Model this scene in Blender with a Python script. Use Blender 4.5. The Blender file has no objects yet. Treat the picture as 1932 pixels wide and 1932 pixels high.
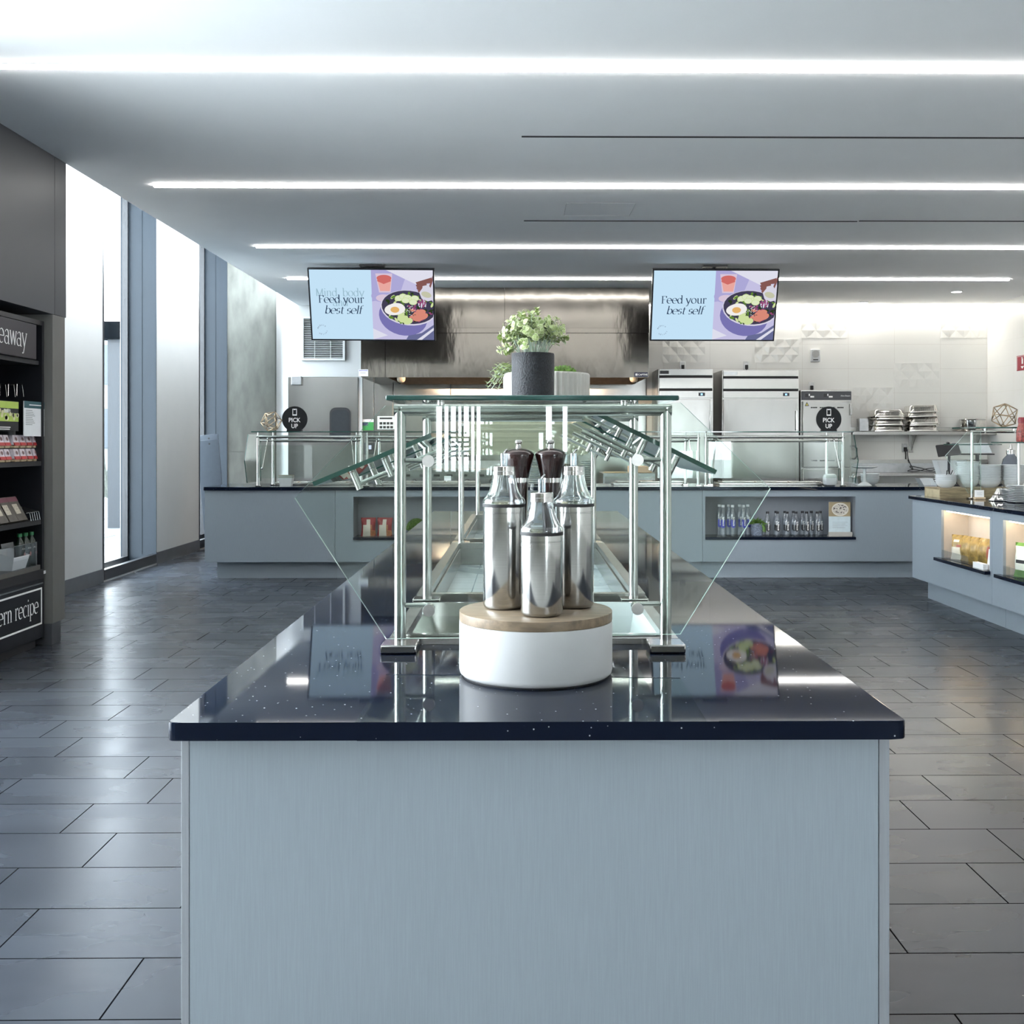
import bpy, bmesh, math, random
from mathutils import Vector, Matrix
random.seed(7)
S = bpy.context.scene
COL = S.collection
# ------------------------------------------------------------------ camera, sky, exposure
F = 2033.0; CH = 1.366; YAW = math.atan(0.0098); CX = 1004.0; CY = 833.0
cd = bpy.data.cameras.new('camera'); cam = bpy.data.objects.new('camera', cd); COL.objects.link(cam)
cam.location = (0, 0, CH); cam.rotation_euler = (math.pi/2, 0, -YAW)
cd.sensor_width = 36; cd.sensor_fit = 'HORIZONTAL'; cd.lens = 36*F/1932
cd.shift_x = -(CX-966)/1932; cd.shift_y = (CY-966)/1932
cd.clip_start = 0.05; cd.clip_end = 300
S.camera = cam
wd = bpy.data.worlds.new('sky'); S.world = wd; wd.use_nodes = True
wb = wd.node_tree.nodes['Background']; wb.inputs[0].default_value = (0.86, 0.94, 1.0, 1); wb.inputs[1].default_value = 6.0
STRIP = 9.5          # radiance of the ceiling light lenses
S.view_settings.view_transform = 'Standard'; S.view_settings.look = 'None'
S.view_settings.exposure = 2.0; S.view_settings.gamma = 1.0; S.view_settings.use_curve_mapping = False
S.cycles.use_denoising = True
S.cycles.transparent_max_bounces = 24; S.cycles.max_bounces = 10; S.cycles.glossy_bounces = 6
S.cycles.diffuse_bounces = 5; S.cycles.transmission_bounces = 8
S.cycles.caustics_reflective = False; S.cycles.caustics_refractive = False
S.cycles.sample_clamp_indirect = 6.0

# ------------------------------------------------------------------ pixel -> point (for real distances)
_fw = Vector((math.sin(YAW), math.cos(YAW), 0)); _rt = Vector((math.cos(YAW), -math.sin(YAW), 0))
def ray(px, py):
    return _fw + _rt*((px-CX)/F) + Vector((0, 0, -(py-CY)/F))
def W(px, py, Y):
    d = ray(px, py); t = Y/d.y; return Vector((d.x*t, Y, CH+d.z*t))
def WX(px, py, X):
    d = ray(px, py); t = X/d.x; return Vector((X, d.y*t, CH+d.z*t))
def WZ(px, py, Z):
    d = ray(px, py); t = (Z-CH)/d.z; return Vector((d.x*t, d.y*t, Z))

# ------------------------------------------------------------------ materials
def _new(name):
    m = bpy.data.materials.new(name); m.use_nodes = True
    nt = m.node_tree; nt.nodes.clear()
    out = nt.nodes.new('ShaderNodeOutputMaterial')
    return m, nt, out
def N(nt, t, **kw):
    n = nt.nodes.new('ShaderNode'+t)
    for k, v in kw.items(): setattr(n, k, v)
    return n
def mat(name, col, rough=.5, metal=0., var=.06, scale=18., stretch=(1, 1, 1), bump=0., rvar=.0, spec=.5, coat=0., trans=0., ior=1.5, aniso=0.):
    m, nt, out = _new(name)
    p = N(nt, 'BsdfPrincipled'); nt.links.new(p.outputs[0], out.inputs[0])
    p.inputs['Metallic'].default_value = metal; p.inputs['Roughness'].default_value = rough
    p.inputs['Specular IOR Level'].default_value = spec; p.inputs['Coat Weight'].default_value = coat
    p.inputs['Transmission Weight'].default_value = trans; p.inputs['IOR'].default_value = ior
    if aniso: p.inputs['Anisotropic'].default_value = aniso
    tc = N(nt, 'TexCoord'); mp = N(nt, 'Mapping'); mp.inputs['Scale'].default_value = stretch
    nz = N(nt, 'TexNoise'); nz.inputs['Scale'].default_value = scale; nz.inputs['Detail'].default_value = 4
    nt.links.new(tc.outputs['Object'], mp.inputs[0]); nt.links.new(mp.outputs[0], nz.inputs['Vector'])
    rp = N(nt, 'ValToRGB'); c = Vector(col[:3])
    lo = c*(1-var); hi = c*(1+var)
    rp.color_ramp.elements[0].position = .3; rp.color_ramp.elements[1].position = .7
    rp.color_ramp.elements[0].color = (*lo, 1); rp.color_ramp.elements[1].color = (*[min(1, x) for x in hi], 1)
    nt.links.new(nz.outputs['Fac'], rp.inputs[0]); nt.links.new(rp.outputs[0], p.inputs['Base Color'])
    if rvar:
        mr = N(nt, 'MapRange'); mr.inputs[3].default_value = max(.01, rough-rvar); mr.inputs[4].default_value = rough+rvar
        nt.links.new(nz.outputs['Fac'], mr.inputs[0]); nt.links.new(mr.outputs[0], p.inputs['Roughness'])
    if bump:
        b = N(nt, 'Bump'); b.inputs['Strength'].default_value = bump; b.inputs['Distance'].default_value = .004
        nt.links.new(nz.outputs['Fac'], b.inputs['Height']); nt.links.new(b.outputs[0], p.inputs['Normal'])
    return m
def emit(name, col, s):
    m, nt, out = _new(name)
    e = N(nt, 'Emission'); e.inputs[0].default_value = (*col, 1); e.inputs[1].default_value = s
    nt.links.new(e.outputs[0], out.inputs[0]); return m
def glass(name, tint=(.93, .97, .95), base=.04, rough=0.0, opacity=0., body=(.5, .5, .4)):
    """thin clear sheet: straight-through light tinted by the sheet, mirror rising toward grazing angles"""
    m, nt, out = _new(name)
    lw = N(nt, 'LayerWeight'); lw.inputs['Blend'].default_value = .5
    pw = N(nt, 'Math', operation='POWER'); pw.inputs[1].default_value = 4.5
    ml = N(nt, 'MapRange'); ml.inputs[3].default_value = base; ml.inputs[4].default_value = .95
    nt.links.new(lw.outputs['Facing'], pw.inputs[0]); nt.links.new(pw.outputs[0], ml.inputs[0])
    tr = N(nt, 'BsdfTransparent'); tr.inputs[0].default_value = (*tint, 1)
    gl = N(nt, 'BsdfGlossy'); gl.inputs['Roughness'].default_value = rough
    mx = N(nt, 'MixShader'); nt.links.new(ml.outputs[0], mx.inputs[0]); nt.links.new(gl.outputs[0], mx.inputs[2])
    if opacity:
        df = N(nt, 'BsdfDiffuse'); df.inputs[0].default_value = (*body, 1)
        m2 = N(nt, 'MixShader'); m2.inputs[0].default_value = opacity
        nt.links.new(tr.outputs[0], m2.inputs[1]); nt.links.new(df.outputs[0], m2.inputs[2]); nt.links.new(m2.outputs[0], mx.inputs[1])
    else:
        nt.links.new(tr.outputs[0], mx.inputs[1])
    nt.links.new(mx.outputs[0], out.inputs[0]); return m

def brick_mat(name, col, mortar, bw, rh, off, loc, rough, msize, axes='XY', bump=.3, var=.25, nscale=3., nstretch=(1, 1, 1), rvar=.08, freq=2, rot=0., mvar=0., nbump=.25, spec=.5):
    m, nt, out = _new(name)
    p = N(nt, 'BsdfPrincipled'); nt.links.new(p.outputs[0], out.inputs[0])
    tc = N(nt, 'TexCoord'); sx = N(nt, 'SeparateXYZ'); cb = N(nt, 'CombineXYZ')
    nt.links.new(tc.outputs['Object'], sx.inputs[0])
    nt.links.new(sx.outputs[axes[0]], cb.inputs[0]); nt.links.new(sx.outputs[axes[1]], cb.inputs[1])
    mp = N(nt, 'Mapping'); mp.inputs['Location'].default_value = (loc[0], loc[1], 0); mp.inputs['Rotation'].default_value = (0, 0, rot)
    nt.links.new(cb.outputs[0], mp.inputs[0])
    bk = N(nt, 'TexBrick'); bk.offset = off; bk.offset_frequency = freq; bk.squash = 1
    bk.inputs['Scale'].default_value = 1; bk.inputs['Mortar Size'].default_value = msize; bk.inputs['Mortar Smooth'].default_value = .1
    bk.inputs['Brick Width'].default_value = bw; bk.inputs['Row Height'].default_value = rh; bk.inputs['Bias'].default_value = 0
    bk.inputs['Color1'].default_value = (*[c*(1-mvar) for c in col], 1); bk.inputs['Color2'].default_value = (*[min(1, c*(1+mvar)) for c in col], 1); bk.inputs['Mortar'].default_value = (*mortar, 1)
    nt.links.new(mp.outputs[0], bk.inputs['Vector'])
    m2 = N(nt, 'Mapping'); m2.inputs['Scale'].default_value = nstretch
    nz = N(nt, 'TexNoise'); nz.inputs['Scale'].default_value = nscale; nz.inputs['Detail'].default_value = 3; nz.inputs['Roughness'].default_value = .5
    nt.links.new(tc.outputs['Object'], m2.inputs[0]); nt.links.new(m2.outputs[0], nz.inputs['Vector'])
    mr = N(nt, 'MapRange'); mr.inputs[1].default_value = .25; mr.inputs[2].default_value = .75; mr.inputs[3].default_value = 1-var; mr.inputs[4].default_value = 1+var
    nt.links.new(nz.outputs['Fac'], mr.inputs[0])
    mul = N(nt, 'Mix', data_type='RGBA', blend_type='MULTIPLY'); mul.inputs[0].default_value = 1
    nt.links.new(bk.outputs['Color'], mul.inputs[6]); nt.links.new(mr.outputs[0], mul.inputs[7]); nt.links.new(mul.outputs[2], p.inputs['Base Color'])
    r2 = N(nt, 'MapRange'); r2.inputs[1].default_value = .3; r2.inputs[2].default_value = .7; r2.inputs[3].default_value = rough-rvar; r2.inputs[4].default_value = rough+rvar
    nt.links.new(nz.outputs['Fac'], r2.inputs[0])
    rm = N(nt, 'Math', operation='MAXIMUM'); nt.links.new(r2.outputs[0], rm.inputs[0]); nt.links.new(bk.outputs['Fac'], rm.inputs[1]); nt.links.new(rm.outputs[0], p.inputs['Roughness'])
    sm = N(nt, 'MapRange'); sm.inputs[3].default_value = spec; sm.inputs[4].default_value = 0
    nt.links.new(bk.outputs['Fac'], sm.inputs[0]); nt.links.new(sm.outputs[0], p.inputs['Specular IOR Level'])
    if bump:
        su = N(nt, 'Math', operation='MULTIPLY_ADD'); su.inputs[1].default_value = -1.2
        nm = N(nt, 'Math', operation='MULTIPLY'); nm.inputs[1].default_value = nbump; nt.links.new(nz.outputs['Fac'], nm.inputs[0])
        nt.links.new(bk.outputs['Fac'], su.inputs[0]); nt.links.new(nm.outputs[0], su.inputs[2])
        b = N(nt, 'Bump'); b.inputs['Strength'].default_value = bump; b.inputs['Distance'].default_value = .003
        nt.links.new(su.outputs[0], b.inputs['Height']); nt.links.new(b.outputs[0], p.inputs['Normal'])
    return m
def quartz_mat():
    m, nt, out = _new('black speckled quartz')
    p = N(nt, 'BsdfPrincipled'); nt.links.new(p.outputs[0], out.inputs[0]); p.inputs['Roughness'].default_value = .035
    p.inputs['Specular IOR Level'].default_value = .09; p.inputs['Specular Tint'].default_value = (.75, .85, 1, 1)
    tc = N(nt, 'TexCoord'); v = N(nt, 'TexVoronoi'); v.inputs['Scale'].default_value = 75
    nt.links.new(tc.outputs['Object'], v.inputs['Vector'])
    r1 = N(nt, 'ValToRGB'); r1.color_ramp.elements[0].position = .06; r1.color_ramp.elements[0].color = (1, 1, 1, 1); r1.color_ramp.elements[1].position = .13; r1.color_ramp.elements[1].color = (0, 0, 0, 1)
    nt.links.new(v.outputs['Distance'], r1.inputs[0])
    sp = N(nt, 'SeparateColor'); nt.links.new(v.outputs['Color'], sp.inputs[0])
    gt = N(nt, 'Math', operation='GREATER_THAN'); gt.inputs[1].default_value = .72; nt.links.new(sp.outputs[0], gt.inputs[0])
    ml = N(nt, 'Math', operation='MULTIPLY'); nt.links.new(r1.outputs[0], ml.inputs[0]); nt.links.new(gt.outputs[0], ml.inputs[1])
    mx = N(nt, 'Mix', data_type='RGBA'); mx.inputs[6].default_value = (.005, .008, .018, 1); mx.inputs[7].default_value = (.55, .58, .62, 1)
    nt.links.new(ml.outputs[0], mx.inputs[0]); nt.links.new(mx.outputs[2], p.inputs['Base Color'])
    return m

M = {}
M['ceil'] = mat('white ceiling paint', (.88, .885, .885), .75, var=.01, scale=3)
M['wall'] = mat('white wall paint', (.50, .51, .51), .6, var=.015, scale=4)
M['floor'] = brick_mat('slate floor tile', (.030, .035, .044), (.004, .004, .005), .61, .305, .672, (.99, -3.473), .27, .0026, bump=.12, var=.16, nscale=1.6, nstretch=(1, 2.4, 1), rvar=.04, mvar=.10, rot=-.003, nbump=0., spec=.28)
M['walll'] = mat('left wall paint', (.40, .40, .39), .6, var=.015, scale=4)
M['tile'] = brick_mat('glazed wall tile', (.78, .77, .73), (.62, .59, .55), .655, .345, .0, (-.047, .016), .16, .002, axes='XZ', bump=.12, var=.02, nscale=2, rvar=.03)
M['tiley'] = brick_mat('glazed side wall tile', (.74, .73, .70), (.60, .59, .55), .655, .345, .0, (0, .016), .16, .002, axes='YZ', bump=.12, var=.02, nscale=2, rvar=.03)
M['relief'] = mat('glazed relief tile', (.76, .75, .71), .16, var=.01)
M['conc'] = mat('bare concrete', (.105, .110, .100), .8, var=.25, scale=3.2, stretch=(2.2, 2.2, .8), bump=.4)
M['base'] = mat('slate skirting tile', (.055, .057, .062), .4, var=.2, scale=5)
M['quartz'] = quartz_mat()
M['lam'] = mat('grey blue laminate', (.265, .310, .352), .42, var=.045, scale=60, stretch=(9, 9, .25), bump=.03)
M['lamd'] = mat('grey laminate edge', (.27, .29, .32), .45, var=.04, scale=60, stretch=(9, 9, .25))
M['pan'] = mat('dark grey panel', (.035, .039, .046), .45, var=.05, scale=30, stretch=(6, 6, .3))
M['pila'] = mat('warm grey panel', (.135, .132, .122), .45, var=.05, scale=30, stretch=(6, 6, .3))
M['bluemet'] = mat('blue grey metal panel', (.010, .017, .025), .5, spec=.3, var=.06, scale=6, stretch=(4, 4, .4))
M['black'] = mat('black powder coat', (.008, .009, .012), .35, var=.1)
M['blackm'] = mat('matt black', (.012, .012, .014), .6, var=.1)
M['dark'] = mat('dark interior', (.016, .018, .022), .5, var=.1)
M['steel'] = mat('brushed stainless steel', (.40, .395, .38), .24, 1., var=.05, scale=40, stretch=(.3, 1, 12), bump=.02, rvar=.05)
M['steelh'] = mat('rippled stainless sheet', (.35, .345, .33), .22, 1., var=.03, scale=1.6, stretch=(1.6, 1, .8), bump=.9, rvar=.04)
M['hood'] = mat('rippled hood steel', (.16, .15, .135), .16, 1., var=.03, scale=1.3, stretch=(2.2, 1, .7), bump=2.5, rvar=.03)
M['steelv'] = mat('polished stainless steel', (.52, .515, .50), .12, 1., var=.03, scale=60, stretch=(1, 1, .2))
M['tube'] = mat('satin stainless tube', (.47, .475, .46), .2, 1., var=.04, scale=90, stretch=(1, 1, .1))
M['disc'] = mat('turned steel cap', (.50, .495, .48), .28, 1., var=.05, scale=120, aniso=.8)
M['steeld'] = mat('dull steel', (.42, .43, .44), .32, 1., var=.08, scale=20)
M['clear'] = glass('clear sheet glass')
M['clearw'] = glass('window glass', (.97, .99, 1.), .03)
M['olive'] = glass('olive reflection divider glass', (.80, .82, .74), .07, opacity=.42, body=(.36, .36, .27))  # olive tint and body paint in the reflected room
M['edge'] = mat('green glass edge', (.012, .062, .052), .08, var=.3, scale=9, spec=.8)
M['edgew'] = mat('pale glass edge', (.50, .66, .60), .12, var=.2, scale=9, spec=.8)
M['plastic'] = glass('clear plastic', (.90, .93, .95), .10)
M['acryl'] = glass('clear acrylic', (.95, .96, .96), .06)
M['white'] = mat('white enamel', (.56, .57, .575), .35, var=.02)
M['china'] = mat('white glazed china', (.60, .625, .635), .12, var=.02)
M['paper'] = mat('white paper', (.78, .79, .80), .7, var=.02)
M['wood'] = mat('oiled wood', (.22, .165, .110), .42, var=.30, scale=14, stretch=(1, 9, 5), bump=.12)
M['crate'] = mat('weathered crate board', (.26, .205, .12), .65, var=.35, scale=9, stretch=(1, 1, 8), bump=.3)
M['grind'] = mat('dark stained wood', (.022, .007, .006), .16, var=.3, scale=20, coat=.4)
M['pot'] = mat('rough black pot', (.009, .011, .016), .6, var=.6, scale=260, bump=.8)
M['rib'] = mat('off white ceramic', (.52, .50, .46), .6, var=.05)
M['green'] = mat('leaf green', (.30, .39, .14), .45, var=.25, scale=30)
M['greenl'] = mat('pale leaf margin', (.58, .63, .37), .45, var=.15, scale=30)
M['stem'] = mat('pale stem', (.42, .50, .40), .5)
M['moss'] = mat('moss green', (.085, .17, .022), .8, var=.5, scale=60, bump=.6)
M['gold'] = mat('bronze wire', (.36, .27, .17), .3, 1., var=.1)
M['sign'] = mat('black sign board', (.012, .013, .015), .6, spec=.25, var=.1)
M['wht'] = mat('white lettering', (.85, .85, .83), .5, var=.01)
M['lens'] = emit('light lens', (1., .975, .94), STRIP)
# ------------------------------------------------------------------ mesh builder
class MB:
    def __init__(s): s.v = []; s.f = []; s.m = []; s.s = []
    def add(s, vs, fs, mi=0, sm=False):
        o = len(s.v); s.v += [Vector(v) for v in vs]
        for k, f in enumerate(fs):
            s.f.append([i+o for i in f]); s.m.append(mi[k] if isinstance(mi, (list, tuple)) else mi); s.s.append(sm)
        return s
    def mark(s): return len(s.v)
    def xf(s, mt, a=0):
        for i in range(a, len(s.v)): s.v[i] = mt @ s.v[i]
        return s
    def box(s, x0, x1, y0, y1, z0, z1, bev=0, mi=0, seg=2):
        if bev <= 0:
            vs = [(x, y, z) for x in (x0, x1) for y in (y0, y1) for z in (z0, z1)]
            return s.add(vs, [(0, 1, 3, 2), (4, 6, 7, 5), (0, 4, 5, 1), (2, 3, 7, 6), (0, 2, 6, 4), (1, 5, 7, 3)], mi)
        bm = bmesh.new(); bmesh.ops.create_cube(bm, size=1)
        for v in bm.verts: v.co = Vector(((x0+x1)/2+v.co.x*(x1-x0), (y0+y1)/2+v.co.y*(y1-y0), (z0+z1)/2+v.co.z*(z1-z0)))
        bmesh.ops.bevel(bm, geom=list(bm.edges), offset=bev, segments=seg, affect='EDGES', profile=.5)
        s.bm(bm, mi, True); return s
    def bm(s, bm, mi=0, sm=False):
        bm.verts.index_update(); bm.normal_update(); k = len(s.s)
        s.add([v.co.copy() for v in bm.verts], [[v.index for v in f.verts] for f in bm.faces], mi, sm)
        if sm:
            for i, fc in enumerate(bm.faces): s.s[k+i] = max(abs(c) for c in fc.normal) < .999
        bm.free()
    def cyl(s, p0, p1, r, n=16, mi=0, r1=None, cap=True, capmi=None):
        p0 = Vector(p0); p1 = Vector(p1); d = (p1-p0).normalized(); r1 = r if r1 is None else r1
        a = d.orthogonal().normalized(); b = d.cross(a)
        vs = []
        for k in range(n):
            t = 2*math.pi*k/n; c = a*math.cos(t)+b*math.sin(t); vs += [p0+c*r, p1+c*r1]
        fs = [(2*k, 2*((k+1) % n), 2*((k+1) % n)+1, 2*k+1) for k in range(n)]
        s.add(vs, fs, mi, True)
        if cap:
            o = len(s.v)-2*n; cm = mi if capmi is None else capmi
            s.f.append([o+2*k for k in range(n)][::-1]); s.m.append(cm); s.s.append(False)
            s.f.append([o+2*k+1 for k in range(n)]); s.m.append(cm); s.s.append(False)
        return s
    def tube(s, pts, r, n=8, mi=0, closed=False):
        pts = [Vector(p) for p in pts]; m = len(pts); rings = []
        t0 = (pts[1]-pts[0]).normalized(); up = t0.orthogonal().normalized()
        for i, p in enumerate(pts):
            if closed: t = (pts[(i+1) % m]-pts[i-1]).normalized()
            else: t = (pts[min(i+1, m-1)]-pts[max(i-1, 0)]).normalized()
            up = (up-t*up.dot(t)).normalized(); bn = t.cross(up)
            rings.append([p+(up*math.cos(2*math.pi*k/n)+bn*math.sin(2*math.pi*k/n))*r for k in range(n)])
        vs = [v for rg in rings for v in rg]; fs = []
        for i in range(m if closed else m-1):
            j = (i+1) % m
            for k in range(n): fs.append((i*n+k, i*n+(k+1) % n, j*n+(k+1) % n, j*n+k))
        s.add(vs, fs, mi, True)
        if not closed:
            o = len(s.v)-n*m; s.f.append([o+k for k in range(n)][::-1]); s.f.append([o+(m-1)*n+k for k in range(n)])
            s.m += [mi, mi]; s.s += [False, False]
        return s
    def lathe(s, prof, c=(0, 0, 0), n=32, mi=0, sm=True):
        c = Vector(c); vs = []; fs = []; ms = []
        for (r, z) in prof:
            for k in range(n):
                t = 2*math.pi*k/n; vs.append(c+Vector((r*math.cos(t), r*math.sin(t), z)))
        for i in range(len(prof)-1):
            for k in range(n):
                fs.append((i*n+k, i*n+(k+1) % n, (i+1)*n+(k+1) % n, (i+1)*n+k)); ms.append(mi[i] if isinstance(mi, (list, tuple)) else mi)
        return s.add(vs, fs, ms, sm)
    def prism(s, poly, ext, mi=0, smi=None):
        poly = [Vector(p) for p in poly]; ext = Vector(ext); n = len(poly)
        vs = poly+[p+ext for p in poly]; nm = Vector((0, 0, 0))
        for i in range(n): nm += poly[i].cross(poly[(i+1) % n])
        fl = nm.dot(ext) > 0
        A = list(range(n)); B = [i+n for i in range(n)]
        fs = [A[::-1], B] if fl else [A, B[::-1]]
        ms = [mi, mi]; sm = mi if smi is None else smi
        for i in range(n):
            j = (i+1) % n; q = (i, j, j+n, i+n); fs.append(q if fl else q[::-1]); ms.append(sm)
        return s.add(vs, fs, ms)
    def poly(s, pts, mi=0): return s.add(pts, [list(range(len(pts)))], mi)
    def ell(s, O, ux, uy, cx, cy, rx, ry, mi=0, n=28, rot=0, a0=0, a1=360):
        O = Vector(O); ps = []
        for k in range(n+(0 if a1-a0 >= 360 else 1)):
            t = math.radians(a0+(a1-a0)*k/n); x = rx*math.cos(t); y = ry*math.sin(t)
            ps.append(O+ux*(cx+x*math.cos(rot)-y*math.sin(rot))+uy*(cy+x*math.sin(rot)+y*math.cos(rot)))
        return s.poly(ps, mi)
    def cells(s, us, vs_, holes, w0, w1, mp, mi=0):
        """slab with holes: cells of a grid, shared walls left out; mp(u,v,w)->point"""
        nu, nv = len(us)-1, len(vs_)-1
        solid = lambda i, j: 0 <= i < nu and 0 <= j < nv and (i, j) not in holes
        idx = {}
        def V(i, j, k):
            if (i, j, k) not in idx: idx[(i, j, k)] = len(L); L.append(mp(us[i], vs_[j], (w0, w1)[k]))
            return idx[(i, j, k)]
        L = []; fs = []
        for i in range(nu):
            for j in range(nv):
                if not solid(i, j): continue
                fs.append((V(i, j, 0), V(i, j+1, 0), V(i+1, j+1, 0), V(i+1, j, 0)))
                fs.append((V(i, j, 1), V(i+1, j, 1), V(i+1, j+1, 1), V(i, j+1, 1)))
                if not solid(i-1, j): fs.append((V(i, j, 0), V(i, j, 1), V(i, j+1, 1), V(i, j+1, 0)))
                if not solid(i+1, j): fs.append((V(i+1, j, 0), V(i+1, j+1, 0), V(i+1, j+1, 1), V(i+1, j, 1)))
                if not solid(i, j-1): fs.append((V(i, j, 0), V(i+1, j, 0), V(i+1, j, 1), V(i, j, 1)))
                if not solid(i, j+1): fs.append((V(i, j+1, 0), V(i, j+1, 1), V(i+1, j+1, 1), V(i+1, j+1, 0)))
        return s.add(L, fs, mi)

OFF = {}
def put(mb, name, mats, parent=None, off=None):
    if not isinstance(mats, (list, tuple)): mats = [mats]
    o0 = OFF.get(parent.name, Vector()) if parent else (Vector(off) if off else Vector())
    me = bpy.data.meshes.new(name); me.from_pydata([v-o0 for v in mb.v], [], mb.f)
    for m in mats: me.materials.append(M[m] if isinstance(m, str) else m)
    me.polygons.foreach_set('material_index', mb.m)
    me.polygons.foreach_set('use_smooth', mb.s)
    me.update(); me.validate()
    bm = bmesh.new(); bm.from_mesh(me); bmesh.ops.recalc_face_normals(bm, faces=bm.faces); bm.to_mesh(me); bm.free()
    if any(mb.s):
        me.set_sharp_from_angle(angle=math.radians(38)); me.polygons.foreach_set('use_smooth', mb.s)
    o = bpy.data.objects.new(name, me); COL.objects.link(o)
    if parent: o.parent = parent; OFF[o.name] = o0
    else:
        o.location = o0; OFF[o.name] = o0
    return o
def tag(o, label, cat=None, group=None, kind=None):
    o['label'] = label
    if cat: o['category'] = cat
    if group: o['group'] = group
    if kind: o['kind'] = kind
    return o
def thing(name, label, cat, loc=(0, 0, 0), group=None):
    o = bpy.data.objects.new(name, None); o.empty_display_size = .05; COL.objects.link(o); o.location = loc
    OFF[o.name] = Vector(loc); return tag(o, label, cat, group)
def struct(mb, name, mats, label):
    o = put(mb, name, mats); o['kind'] = 'structure'; o['label'] = label; return o
def dup(root, loc, label=None, group=None, rot=None, scale=None):
    r = root.copy(); COL.objects.link(r); r.location = loc
    if rot is not None: r.rotation_euler = rot
    if scale: r.scale = scale
    if label: r['label'] = label
    if group: r['group'] = group
    for ch in list(root.children):
        c = ch.copy(); COL.objects.link(c); c.parent = r
        for g in list(ch.children):
            d = g.copy(); COL.objects.link(d); d.parent = c
    return r
def single(mb, name, mats, label, cat, loc=None, group=None):
    return tag(put(mb, name, mats, off=loc), label, cat, group)
def moved(o, loc, rot=None):
    o.location = loc
    if rot is not None: o.rotation_euler = rot
    return o
X_ = Vector((1, 0, 0)); Y_ = Vector((0, 1, 0)); Z_ = Vector((0, 0, 1))

# ------------------------------------------------------------------ lettering
def ftext(mb, s, O, ux, uy, h, mi=0, bold=0., align='C', fn=None, w=None):
    cu = bpy.data.curves.new('t', 'FONT'); cu.body = s; cu.size = 1; cu.offset = bold; cu.resolution_u = 3
    ob = bpy.data.objects.new('t', cu); COL.objects.link(ob)
    dg = bpy.context.evaluated_depsgraph_get(); me = bpy.data.meshes.new_from_object(ob.evaluated_get(dg))
    vs = [v.co.copy() for v in me.vertices]; fs = [list(p.vertices) for p in me.polygons]
    bpy.data.objects.remove(ob); bpy.data.curves.remove(cu); bpy.data.meshes.remove(me)
    x0 = min(v.x for v in vs); x1 = max(v.x for v in vs); k = h/.72; kx = k if w is None else w/(x1-x0)
    ox = {'C': (x0+x1)/2, 'L': x0, 'R': x1}[align]
    if fn: mb.add([fn((v.x-ox)*kx, v.y*k) for v in vs], fs, mi)
    else: mb.add([Vector(O)+ux*((v.x-ox)*kx)+uy*(v.y*k) for v in vs], fs, mi)
def L(a, b, c, d): return [(a, b), (c, d)]
def A(cx, cy, rx, ry, a0, a1, n=18):
    return [(cx+rx*math.cos(math.radians(a0+(a1-a0)*k/n)), cy+ry*math.sin(math.radians(a0+(a1-a0)*k/n))) for k in range(n+1)]
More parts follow.
